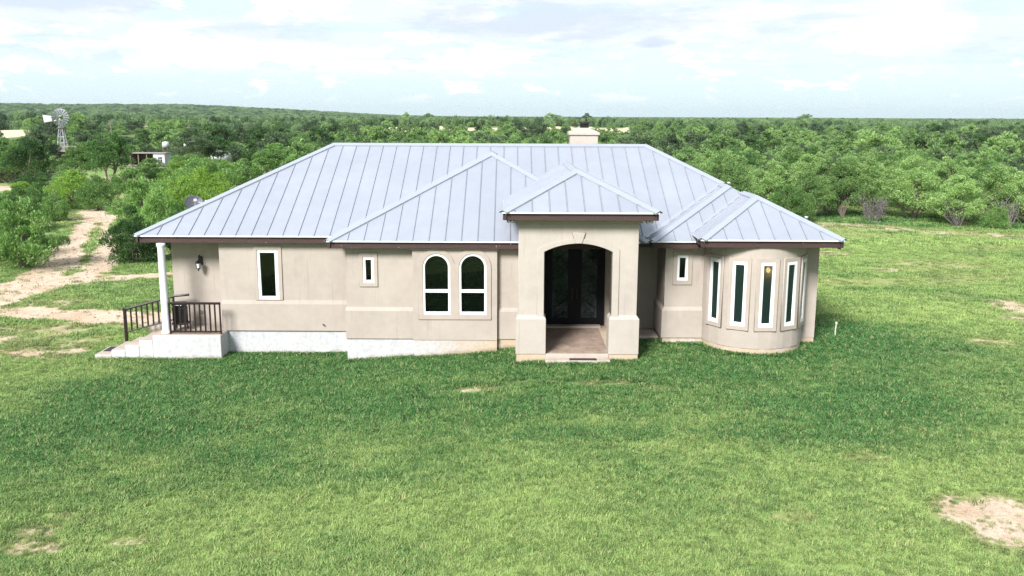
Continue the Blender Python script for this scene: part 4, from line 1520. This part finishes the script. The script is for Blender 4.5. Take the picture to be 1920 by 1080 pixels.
def trunk_mesh(name, seed, C, z0, nstem, r, mat, ntw=14, flare=.5):
    g = np.random.default_rng(seed + 100)
    b = MB()
    tops = C[g.permutation(len(C))[:nstem * 3]]
    for i in range(nstem):
        a = 2 * math.pi * (i + g.random() * .5) / nstem
        base = np.array([math.cos(a) * r * flare * 2, math.sin(a) * r * flare * 2, -.1])
        t1 = tops[i]
        kn = base * .5 + t1 * np.array([.42, .42, .45]) + g.normal(size=3) * .12 * z0
        kn[2] = max(kn[2], .35)
        b.tube([base, base * .6 + kn * .4 + g.normal(size=3) * .05, kn, (kn + t1) / 2 + g.normal(size=3) * .1, t1], [r, r * .85, r * .65, r * .4, r * .15], 5)
        for j in range(2):
            t2 = tops[(nstem + i * 2 + j) % len(tops)]
            b.tube([kn, (kn + t2) / 2 + g.normal(size=3) * .15, t2], [r * .5, r * .3, r * .1], 4)
    return mesh_from(name, b.v, b.f, mat)


# templates: (crown mesh, trunk mesh, nominal radius, nominal height)
TPL = {}


def tpl(key, n, mat, rx=2.2, rz=3.4, z0=.7, nb=70, nl=7000, leaf=.10, stems=4, r=.09, **kw):
    L = []
    for i in range(n):
        sd_ = hash((key, i)) % 1000 if False else (sum(ord(c) for c in key) * 7 + i * 13)
        cm, C = crown_mesh('crown', sd_, rx * (1 + .1 * (i % 3 - 1)), rz, z0, nb, nl, leaf, mat, **kw)
        tm = trunk_mesh('trunk', sd_, C, z0, stems, r, M_bark)
        L.append((cm, tm, rx, z0 + rz))
    TPL[key] = L


tpl('near_tree', 5, M_leafA, nl=17000, leaf=.080, nb=95, z0=.9, rz=3.3, droop=.2)
tpl('edge_tree', 5, M_leafE, nl=17000, leaf=.078, nb=95, z0=.7, rz=3.7, rx=2.1, droop=.25, stems=5, low=.10)
tpl('bright_bush', 3, M_leafB, nl=13000, leaf=.080, nb=80, z0=.25, rz=2.6, low=.02)
tpl('green_bush', 4, M_leafA, nl=13000, leaf=.080, nb=80, z0=.2, rz=2.5, low=.02)
tpl('dark_bush', 3, M_leafD, nl=13000, leaf=.078, nb=80, z0=.1, rz=2.6, low=.0)
tpl('grey_tree', 3, M_leafC, nl=13000, leaf=.080, nb=80, z0=.9, rz=3.2)
tpl('dark_tree', 2, M_leafD, nl=10000, leaf=.12, nb=80, z0=1.3, rz=4.2, rx=2.7, stems=3, r=.14)
tpl('mid_tree', 6, M_leafM, nl=4600, leaf=.155, nb=55, z0=.3, rz=3.6, low=.0)
tpl('mid_grey', 3, M_leafC, nl=4600, leaf=.155, nb=55, z0=.3, rz=3.2, low=.0)

PLACED = []


def plant(key, i, x, y, rad, top, label, cat='tree', group=None, name=None, rz=None):
    cm, tm, r0, h0 = TPL[key][i % len(TPL[key])]
    z = gz(x, y)
    sx = rad / r0
    sz = max(top - z, .6) / h0
    bush = 'bush' in key
    t_ = thing(name or ('shrub' if bush else 'mesquite_tree'), label, cat, (x, y, z - .03), random.random() * 6.28 if rz is None else rz, group)
    t_.scale = (sx, sx, sz)
    link('crown', cm, t_)
    link('trunk', tm, t_)
    PLACED.append((x, y, rad))
    return t_


HAND = [
    ('green_bush', -25.3, 46.5, 2.3, 3.0, 'broad mid green shrub left of the dirt track, nearest the left picture edge'),
    ('dark_bush', -28.4, 49.0, 2.0, 2.9, 'dark shrub just behind the broad shrub at the left picture edge'),
    ('green_bush', -30.4, 53.6, 2.0, 2.6, 'green shrub at the far left edge behind the nearest one'),
    ('dark_bush', -33.1, 60.8, 1.6, 2.4, 'dark round shrub on the left edge below the pale clearing'),
    ('bright_bush', -36.6, 76.3, 2.6, 2.7, 'wide bright green shrub above the bend of the dirt track'),
    ('green_bush', -34.3, 75.0, 2.0, 2.4, 'green shrub touching the right side of the wide bright shrub'),
    ('dark_bush', -37.3, 71.1, 1.4, 2.1, 'small dark shrub in the grass left of the track bend'),
    ('green_bush', -33.6, 66.4, 1.35, 1.8, 'small round shrub standing alone left of the track'),
    ('green_bush', -40.2, 72.6, 1.4, 1.4, 'low shrub in the grass near the left edge'),
    ('dark_bush', -20.3, 48.4, 1.9, 2.5, 'large dark shrub right of the dirt track, its foot nearest the road'),
    ('dark_bush', -18.2, 51.0, 1.8, 2.3, 'dark shrub behind the white porch column'),
    ('green_bush', -15.6, 53.0, 1.7, 2.2, 'green shrub half hidden by the left eave of the roof'),
    ('green_bush', -23.6, 57.5, 2.0, 3.3, 'tall green shrub overhanging the right side of the track'),
    ('green_bush', -21.4, 55.0, 2.0, 2.9, 'leafy green shrub between the dark shrub and the yellow-green one'),
    ('bright_bush', -22.4, 62.1, 2.4, 3.1, 'bright yellow-green shrub above the satellite dish'),
    ('green_bush', -28.4, 76.8, 2.8, 2.9, 'green shrub behind the yellow-green one, along the track'),
    ('bright_bush', -24.6, 74.0, 2.6, 3.1, 'light green shrub behind the yellow-green one, nearest the roof'),
    ('green_bush', -30.6, 90.0, 2.9, 3.1, 'green shrub in the row below the white shed'),
    ('bright_bush', -35.2, 98.0, 2.7, 2.7, 'light green shrub directly below the white shed'),
    ('green_bush', -29.5, 100.2, 3.0, 2.7, 'green shrub right of the one below the shed'),
    ('near_tree', -29.4, 110.2, 3.2, 3.4, 'rounded tree left of the roof hip in the second row'),
    ('near_tree', -32.0, 124.1, 3.3, 3.6, 'rounded tree near the roof hip in the third row'),
    ('near_tree', -33.2, 140.5, 3.6, 4.1, 'tall rounded tree at the left end of the roof ridge'),
    ('near_tree', -56.7, 102.8, 3.0, 4.6, 'mesquite at the left picture edge below the pale field'),
    ('dark_tree', -52.2, 98.6, 2.9, 4.9, 'dark mesquite left of the windmill foot'),
    ('near_tree', -48.9, 103.3, 2.6, 4.2, 'mesquite right of the windmill tower foot'),
    ('dark_tree', -42.8, 96.6, 3.0, 5.6, 'big dark mesquite with a visible trunk left of the shed'),
    ('grey_tree', -45.8, 131.9, 3.9, 5.4, 'broad grey-green tree right of the shed'),
    ('dark_tree', -43.6, 134.9, 2.4, 4.4, 'dark crown behind the broad grey-green tree'),
    ('green_bush', -40.4, 101.7, 2.4, 1.6, 'low shrub in front of the shed clearing'),
    ('near_tree', -60.5, 103.6, 2.7, 4.2, 'tree cut by the left picture edge'),
    ('green_bush', -38.2, 113.0, 2.8, 2.2, 'low green shrub right of the shed'),
    ('near_tree', -38.0, 160.4, 3.8, 4.2, 'distant rounded tree above the roof hip'),
    ('green_bush', -42.0, 87.0, 2.3, 2.2, 'rounded shrub at the near edge of the clearing below the big dark mesquite'),
    ('dark_bush', -46.5, 88.5, 2.2, 2.0, 'dark shrub left of the clearing below the windmill'),
    ('green_bush', -38.2, 90.5, 2.3, 2.3, 'shrub right of the big dark mesquite trunk'),
    ('bright_bush', -44.0, 81.5, 1.7, 1.6, 'low light green shrub in the grass below the windmill'),
    ('green_bush', -50.5, 86.0, 1.8, 1.9, 'small shrub near the left edge in front of the trees'),
    # right-hand edge of the wood, along the lawn
    ('green_bush', 19.9, 64.4, 1.7, 2.6, 'lighter feathery shrub at the corner of the wood beyond the roof'),
    ('edge_tree', 22.5, 67.8, 1.9, 3.5, 'mesquite behind the feathery shrub at the wood corner'),
    ('edge_tree', 25.0, 68.5, 1.9, 4.2, 'mesquite above the bare grey shrub, left side'),
    ('edge_tree', 27.4, 69.0, 2.1, 4.5, 'mesquite right above the bare grey shrub'),
    ('edge_tree', 29.7, 67.2, 2.2, 4.4, 'wide mesquite overhanging the lawn, right of the bare shrub'),
    ('edge_tree', 32.4, 67.3, 2.3, 4.5, 'mesquite behind the pale stems of the spreading one'),
    ('edge_tree', 31.0, 62.9, 1.9, 3.6, 'spreading mesquite with bare forked stems at the lawn edge'),
    ('edge_tree', 34.6, 64.9, 1.9, 4.1, 'mesquite near the right picture edge'),
    ('edge_tree', 37.0, 64.0, 2.1, 4.4, 'mesquite cut by the right picture edge'),
    ('edge_tree', 39.6, 62.5, 2.1, 4.4, 'mesquite beyond the right picture edge'),
    ('edge_tree', 24.9, 71.6, 2.1, 4.5, 'mesquite in the second row behind the wood corner'),
    ('green_bush', 33.0, 61.6, 1.0, 1.5, 'low green bush at the foot of the rightmost trees'),
]
for i, (k_, x, y, r_, t_, lb) in enumerate(HAND):
    plant(k_, i, x, y, r_, t_, lb, 'shrub' if 'bush' in k_ else 'tree')

# bare grey shrubs and naked stems at the wood edge
def bare_shrub(x, y, h_, w_, seed, label, nst=16, sub=5, r=.022):
    g = np.random.default_rng(seed)
    b = MB()
    tw = MB()
    for i in range(nst):
        a = g.random() * 6.28
        tip = np.array([math.cos(a) * w_ * g.random(), math.sin(a) * w_ * g.random(), h_ * (.6 + .4 * g.random())])
        base = np.array([math.cos(a) * .12, math.sin(a) * .12, -.05])
        mid = (base + tip) * .5 + g.normal(size=3) * .12 * h_
        b.tube([base, mid, tip], [r * 1.6, r, r * .4], 4)
        for j in range(sub):
            u = .3 + .7 * g.random()
            p0 = base * (1 - u) ** 2 + 2 * mid * u * (1 - u) + tip * u * u
            p1 = p0 + unit(g.normal(size=3) + [0, 0, .3]) * h_ * (.18 + .2 * g.random())
            tw.tube([p0, (p0 + p1) / 2 + g.normal(size=3) * .05, p1], [r * .6, r * .45, r * .25], 3)
    k = thing('bare_shrub', label, 'shrub', (x, y, gz(x, y)))
    b.build('stems', M_greybark, k)
    o = tw.build('twigs', M_greybark, k)
    o['kind'] = 'stuff'


bare_shrub(26.0, 65.2, 1.9, 1.3, 5, 'leafless grey shrub tangled at the edge of the wood', 20, 22, .013)
bare_shrub(30.9, 62.6, 1.9, 1.5, 8, 'pale forked bare stems under the spreading mesquite', 12, 5, .028)
bare_shrub(34.2, 62.3, 2.1, 1.0, 9, 'pale upright bare stems near the right picture edge', 12, 5, .026)

# ---- the brush country: positions first
def allowed(x, y):
    """where wild trees may stand"""
    ok = np.where(x > 10, y > 70.5 - .25 * (x - 15), np.where(x > -12, y > 64, y > 80))
    ok &= ~((x < -12) & (x > -64) & (y < 101) & (x + 0 < -.32 * y + 6))
    bare, _ = masks(x, y)
    ok &= bare < .42
    ok &= ~((x > -58.5) & (x < -44) & (y > 104) & (y < 136))        # sight line to the shed
    ok &= ~((x > -72) & (x < -58) & (y > 118) & (y < 143))
    ok &= ~((np.abs(x + 73.6) < 3.0) & (np.abs(y - 150) < 3.5))
    return ok


def ring(n, d0, d1, half=.62, power=1.0):
    u = rng.random(n)
    d = (d0 ** power + u * (d1 ** power - d0 ** power)) ** (1 / power)
    a = (rng.random(n) * 2 - 1) * half
    return d * np.sin(a), d * np.cos(a)


def thin(x, y, r0):
    """drop points closer than r0 to an accepted one"""
    cell = {}
    keep = []
    for i in range(len(x)):
        cx, cy = int(x[i] // r0), int(y[i] // r0)
        bad = False
        for dx in (-1, 0, 1):
            for dy in (-1, 0, 1):
                for j in cell.get((cx + dx, cy + dy), ()):
                    if (x[i] - x[j]) ** 2 + (y[i] - y[j]) ** 2 < r0 * r0: bad = True; break
                if bad: break
            if bad: break
        if not bad:
            cell.setdefault((cx, cy), []).append(i)
            keep.append(i)
    return np.array(keep, int)


# first wood: individuals
x, y = ring(2600, 62, 125, .66, 2.)
ok = allowed(x, y)
# the open left side is thinner
ok &= ~((x < -14) & (fbm(x * .05, y * .05, 2) < .47))
x, y = x[ok], y[ok]
kp = thin(x, y, 2.9)
x, y = x[kp], y[kp]
far_from = np.ones(len(x), bool)
for px, py, pr_ in PLACED:
    far_from &= np.hypot(x - px, y - py) > pr_ * .9 + .8
x, y = x[far_from], y[far_from]
order = np.argsort(np.hypot(x, y))
NI = 250
ind, rest = order[:NI], order[NI:]
print('individual trees', len(ind), 'rest of first ring', len(rest))
for n_, j in enumerate(ind):
    xx, yy = float(x[j]), float(y[j])
    D_ = math.hypot(xx, yy)
    s_ = random.uniform(.85, 1.25)
    if xx > 10:
        lb, gp, key = 'feathery green mesquite crown in the dense wood right of the house', 'mesquites in the wood right of the house', 'edge_tree'
        tp_h = random.uniform(3.6, 4.7) if D_ < 82 else random.uniform(2.9, 4.0)
    elif xx > -14:
        lb, gp, key = 'green mesquite crown in the brush behind the house roof', 'mesquites behind the house', 'edge_tree'
        tp_h = random.uniform(3.2, 4.4)
    else:
        lb, gp, key = 'green mesquite in the scattered brush left of the house', 'mesquites left of the house', random.choice(['near_tree', 'near_tree', 'grey_tree'])
        tp_h = random.uniform(2.2, 3.6)
    if D_ > 88 and xx > -14: key = random.choice(['edge_tree', 'edge_tree', 'near_tree', 'grey_tree', 'dark_bush'])
    plant(key, n_, xx, yy, 2.1 * s_, tp_h, lb, 'tree', gp, name='mesquite_tree')


# ---- the rest as instances on points
def gn_scatter(name, pts, scale, idx, rot, templates, attrs=None, label=None, cat=None, tilt=None):
    me = bpy.data.meshes.new(name)
    me.vertices.add(len(pts))
    me.vertices.foreach_set('co', np.asarray(pts, np.float32).ravel())
    sc = me.attributes.new('scl', 'FLOAT_VECTOR', 'POINT')
    sc.data.foreach_set('vector', np.asarray(scale, np.float32).ravel())
    ia = me.attributes.new('idx', 'INT', 'POINT')
    ia.data.foreach_set('value', np.asarray(idx, np.int32))
    ra = me.attributes.new('rot', 'FLOAT_VECTOR', 'POINT')
    rv = np.zeros((len(pts), 3), np.float32); rv[:, 2] = rot
    if tilt is not None: rv[:, 0] = tilt
    ra.data.foreach_set('vector', rv.ravel())
    for k, v in (attrs or {}).items(): set_attr(me, k, v)
    o = link(name, me)
    col = bpy.data.collections.new(name + '_templates')
    for i, m_ in enumerate(templates):
        q = bpy.data.objects.new('%s_%02d' % (name, i), m_)
        col.objects.link(q)
    ng = bpy.data.node_groups.new(name, 'GeometryNodeTree')
    ng.interface.new_socket('Geometry', in_out='INPUT', socket_type='NodeSocketGeometry')
    ng.interface.new_socket('Geometry', in_out='OUTPUT', socket_type='NodeSocketGeometry')
    N = ng.nodes
    gi = N.new('NodeGroupInput'); go = N.new('NodeGroupOutput')
    ci = N.new('GeometryNodeCollectionInfo')
    ci.inputs['Collection'].default_value = col
    ci.inputs['Separate Children'].default_value = True
    ci.inputs['Reset Children'].default_value = True
    ip = N.new('GeometryNodeInstanceOnPoints')
    ip.inputs['Pick Instance'].default_value = True

    def na(nm, dt):
        a = N.new('GeometryNodeInputNamedAttribute')
        a.data_type = dt
        a.inputs['Name'].default_value = nm
        return a.outputs['Attribute']
    ng.links.new(gi.outputs[0], ip.inputs['Points'])
    ng.links.new(ci.outputs[0], ip.inputs['Instance'])
    ng.links.new(na('idx', 'INT'), ip.inputs['Instance Index'])
    er_ = N.new('FunctionNodeEulerToRotation')
    ng.links.new(na('rot', 'FLOAT_VECTOR'), er_.inputs[0])
    ng.links.new(er_.outputs[0], ip.inputs['Rotation'])
    ng.links.new(na('scl', 'FLOAT_VECTOR'), ip.inputs['Scale'])
    ng.links.new(ip.outputs[0], go.inputs[0])
    md = o.modifiers.new('scatter', 'NODES')
    md.node_group = ng
    o['kind'] = 'stuff'
    if label: o['label'] = label
    if cat: o['category'] = cat
    return o


def merged(cm, tm):
    """crown and trunk as one mesh for distant instances"""
    bm = bmesh.new()
    bm.from_mesh(cm)
    n = len(bm.faces)
    bm.from_mesh(tm)
    bm.faces.ensure_lookup_table()
    for f in list(bm.faces)[n:]: f.material_index = 1
    me = bpy.data.meshes.new('brush_bush')
    bm.to_mesh(me); bm.free()
    me.materials.append(cm.materials[0]); me.materials.append(tm.materials[0])
    return me


mids = [merged(c_, t_) for c_, t_, _, _ in TPL['mid_tree'] + TPL['mid_grey']]
# far clumps of several bushes
clumps = []
for i in range(5):
    cm, _ = crown_mesh('far_clump', 900 + i, 6.5, 3.6, .0, 60, 2600, .42, M_leafF, low=.0)
    clumps.append(cm)

P_, Sx, Ix, Rt = [], [], [], []


def add_bush(x, y, sr, h, idx):
    P_.append(np.stack([x, y, height(x, y) - .05], -1))
    Sx.append(np.stack([sr, sr, h], -1)); Ix.append(idx); Rt.append(rng.random(len(x)) * 6.28)


xr, yr = x[rest], y[rest]
add_bush(xr, yr, rng.uniform(.85, 1.25, len(xr)), rng.uniform(.8, 1.15, len(xr)), rng.integers(0, 9, len(xr)))
x2, y2 = ring(19000, 118, 420, .62, 1.7)
ok = allowed(x2, y2)
ok &= ~((x2 < -.12 * y2) & (fbm(x2 * .03, y2 * .03, 3) < .47))
x2, y2 = x2[ok], y2[ok]
kp = thin(x2, y2, 2.3)
x2, y2 = x2[kp], y2[kp]
hh = rng.uniform(.55, 1.12, len(x2)) * np.where((x2 < -.08 * y2), .85, 1.) * np.where((np.hypot(x2, y2) > 260) & (np.hypot(x2, y2) < 400), .72, 1.)
add_bush(x2, y2, rng.uniform(.62, 1.15, len(x2)), hh * .80, rng.integers(0, 9, len(x2)))
# a few taller trees among them
x3, y3 = ring(260, 130, 420, .62, 1.5)
ok = allowed(x3, y3)
x3, y3 = x3[ok], y3[ok]
add_bush(x3, y3, rng.uniform(1.2, 1.9, len(x3)), rng.uniform(1.15, 1.5, len(x3)), rng.integers(0, 9, len(x3)))
PP, SS, II, RR = map(np.concatenate, (P_, Sx, Ix, Rt))
gn_scatter('brush', PP, SS, II, RR, mids, label='dense green mesquite brush reaching away behind the house', cat='brush')

P_, Sx, Ix, Rt = [], [], [], []
x4, y4 = ring(30000, 400, 6300, .62, .55)
D4 = np.hypot(x4, y4)
ok = allowed(x4, y4)
x4, y4, D4 = x4[ok], y4[ok], D4[ok]
s4 = np.clip(D4 / 1500, .42, 3.2) * rng.uniform(.7, 1.3, len(x4))
add_bush(x4, y4, s4, rng.uniform(.75, 1.15, len(x4)) * (1 + .25 * np.clip(D4 / 3000, 0, 1)), rng.integers(0, 5, len(x4)))
PP, SS, II, RR = map(np.concatenate, (P_, Sx, Ix, Rt))
gn_scatter('distant_brush', PP, SS, II, RR, clumps, label='far scrub covering the plain and the low hill', cat='brush')

# a few lone trees that break the skyline
for i, (xx, yy, rad, top, lb) in enumerate(((-104, 900, 7, 11.5, 'tall tree breaking the skyline left of the house ridge'), (-80, 880, 9, 10.5, 'wide tree on the skyline just right of the tall one'),
                                            (35, 820, 9, 11.0, 'tree on the skyline above the middle of the roof'), (64, 800, 8, 10.5, 'tree on the skyline left of the chimney'),
                                            (285, 900, 8, 11.5, 'lone open crowned tree on the skyline right of the chimney'))):
    plant('mid_tree', i, xx, yy, rad, top, lb, 'tree', name='skyline_tree')

# ------------------------------------------------------------------ lawn grass
def tuft(seed, n, h, w, spread):
    g = np.random.default_rng(seed)
    v, f = [], []
    for i in range(n):
        a = g.random() * 6.28
        r_ = spread * math.sqrt(g.random())
        b0 = np.array([math.cos(a) * r_, math.sin(a) * r_, -.01])
        d = g.random() * 6.28
        lean = (.35 + .9 * g.random()) * h
        hh_ = h * (.5 + .7 * g.random())
        s = np.array([-math.sin(d), math.cos(d), 0]) * w * .5
        m_ = b0 + np.array([math.cos(d) * lean * .35, math.sin(d) * lean * .35, hh_ * .62])
        t_ = b0 + np.array([math.cos(d) * lean, math.sin(d) * lean, hh_ * .92])
        k = len(v)
        v += [b0 - s, b0 + s, m_ + s * .85, m_ - s * .85, t_]
        f += [(k, k + 1, k + 2, k + 3), (k + 3, k + 2, k + 4)]
    return mesh_from('grass_tuft', v, f, M_grass)


tufts = [tuft(i, 26, .088, .013, .11) for i in range(4)] + [tuft(20 + i, 26, .10, .022, .22) for i in range(3)]


def footprint(x, y):
    """inside the house, its slabs or steps"""
    q = (x > -11.6) & (x < 9.8) & (y > 30.0) & (y < 39.7)
    q |= (x > -9.6) & (x < -5.2) & (y > 29.28) & (y < 31)
    q |= (x > -5.32) & (x < .3) & (y > 28.2) & (y < 31)
    q |= (x > -3.16) & (x < -.45) & (y > 28.04) & (y < 31)
    q |= (x > .1) & (x < 3.82) & (y > 26.36) & (y < 31)
    q |= (x > .98) & (x < 2.95) & (y > 26.0) & (y < 31)
    q |= (x > 4.82) & (x < 9.82) & (y > 28.5) & (y < 31)
    q |= np.hypot(x - TCX, y - TCY) < TR + .02
    q |= (x > -13.57) & (x < -9.4) & (y > 28.5) & (y < 30.1)
    q |= (x > -12.35) & (x < -11.4) & (y > 29.9) & (y < 33.05)
    return q


def grass_points(n, x0, x1, y0, y1, cone=True, extra=3.):
    x = rng.uniform(x0, x1, n); y = rng.uniform(y0, y1, n)
    if cone:
        k = np.abs(x) < y * .62 + extra
        x, y = x[k], y[k]
    bare, tone = masks(x, y)
    b2 = bare + (fbm(x * 1.7, y * 1.7, 4) - .5) * 1.15 + (fbm(x * 6, y * 6, 2) - .5) * .5
    keep = ~footprint(x, y) & (rng.random(len(x)) > np.clip((b2 - .34) / .30, 0, .94) * (bare > .03))
    x, y, bare, tone = x[keep], y[keep], bare[keep], tone[keep]
    return x, y, bare, tone


gx, gy, gb, gt, gs, gi_ = [], [], [], [], [], []
for (n, a, b_, c_, d_, lo, hi, s0) in ((52000, -15, 15, 12.3, 21, 0, 4, 1.0), (60000, -20, 20, 21, 31, 0, 4, 1.05), (46000, -36, 36, 28, 52, 4, 7, 1.15), (26000, -50, 50, 52, 84, 4, 7, 1.7)):
    X_, Y_, B_, T_ = grass_points(n, a, b_, c_, d_)
    gx.append(X_); gy.append(Y_); gb.append(B_); gt.append(T_)
    sc_ = s0 * rng.uniform(.6, 1.3, len(X_)) * (.75 + .55 * T_) * (1 - .45 * np.clip(B_ * 1.6, 0, 1))
    gs.append(sc_); gi_.append(rng.integers(lo, hi, len(X_)))
X_, Y_, B_, T_ = grass_points(60000, -14.5, 11, 25.0, 31.5)
k = np.zeros(len(X_), bool)
for dx, dy in ((.12, 0), (-.12, 0), (0, .12), (.09, .09), (-.09, .09)):
    k |= footprint(X_ + dx, Y_ + dy)
X_, Y_, B_, T_ = X_[k], Y_[k], B_[k], T_[k]
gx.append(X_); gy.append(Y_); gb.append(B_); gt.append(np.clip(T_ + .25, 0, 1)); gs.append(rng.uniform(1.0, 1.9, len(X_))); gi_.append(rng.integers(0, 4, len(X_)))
# taller straw coloured weeds here and there
X_, Y_, B_, T_ = grass_points(5200, -34, 34, 12.5, 58)
k = fbm(X_ * .5 + 3, Y_ * .5, 3) > .50
X_, Y_, B_, T_ = X_[k], Y_[k], B_[k], T_[k]
gx.append(X_); gy.append(Y_); gb.append(B_ * 0 + .55); gt.append(T_ * 0); gs.append(rng.uniform(1.0, 1.45, len(X_))); gi_.append(rng.integers(0, 4, len(X_)))
gx, gy, gb, gt, gs, gi_ = map(np.concatenate, (gx, gy, gb, gt, gs, gi_))
pts = np.stack([gx, gy, height(gx, gy) - .01], -1)
print('grass tufts', len(pts))
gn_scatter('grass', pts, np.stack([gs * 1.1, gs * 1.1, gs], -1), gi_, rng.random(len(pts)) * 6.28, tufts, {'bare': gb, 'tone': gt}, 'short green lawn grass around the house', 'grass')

# ---- pebbles and clods on the bare soil
X_ = np.concatenate([rng.uniform(7.0, 12.5, 9000), rng.uniform(-36, -12, 26000), rng.uniform(14, 38, 9000)])
Y_ = np.concatenate([rng.uniform(12.8, 18, 9000), rng.uniform(28, 72, 26000), rng.uniform(40, 66, 9000)])
B_, _ = masks(X_, Y_)
k = (B_ > .42) & (rng.random(len(X_)) < .5) & ~footprint(X_, Y_)
X_, Y_ = X_[k], Y_[k]
M_stone = simple('pale_stone', (.30, .235, .18), .95, 0, .3, 3.)
peb = []
for i in range(3):
    bmn = bmesh.new()
    bmesh.ops.create_icosphere(bmn, subdivisions=1, radius=1)
    for v in bmn.verts: v.co *= random.uniform(.7, 1.15)
    q = MB(); q.bm(bmn)
    peb.append(mesh_from('pebble', q.v, q.f, M_stone))
sc_ = (.010 + .035 * rng.random(len(X_)) ** 4) * (1 + .5 * (Y_ > 30))
gn_scatter('pebbles', np.stack([X_, Y_, height(X_, Y_) - .035], -1), np.stack([sc_ * 1.3, sc_, sc_ * .7], -1), rng.integers(0, 3, len(X_)), rng.random(len(X_)) * 6.28, peb, None, 'small pale stones and clods on the bare soil', 'stones')

# ------------------------------------------------------------------ air
HAZE = .00007
if HAZE > 0:
    m = bpy.data.materials.new('haze')
    m.use_nodes = True
    t = NT(m.node_tree)
    t.n.clear()
    out = t.node('ShaderNodeOutputMaterial')
    pv = t.node('ShaderNodeVolumePrincipled')
    pv.inputs['Color'].default_value = (.80, .90, .97, 1)
    pv.inputs['Density'].default_value = HAZE
    pv.inputs['Anisotropy'].default_value = .3
    t.l.new(pv.outputs[0], out.inputs['Volume'])
    hz = MB().box(-7600, 7600, -900, 8200, -8, 75).build('haze', m, None)
    hz['kind'] = 'stuff'
    m.volume_intersection_method = 'FAST' if hasattr(m, 'volume_intersection_method') else None if False else 'FAST'
S.cycles.use_denoising = True
S.cycles.denoising_prefilter = 'NONE'
S.cycles.volume_bounces = 0
S.cycles.transparent_max_bounces = 16
S.cycles.max_bounces = 6
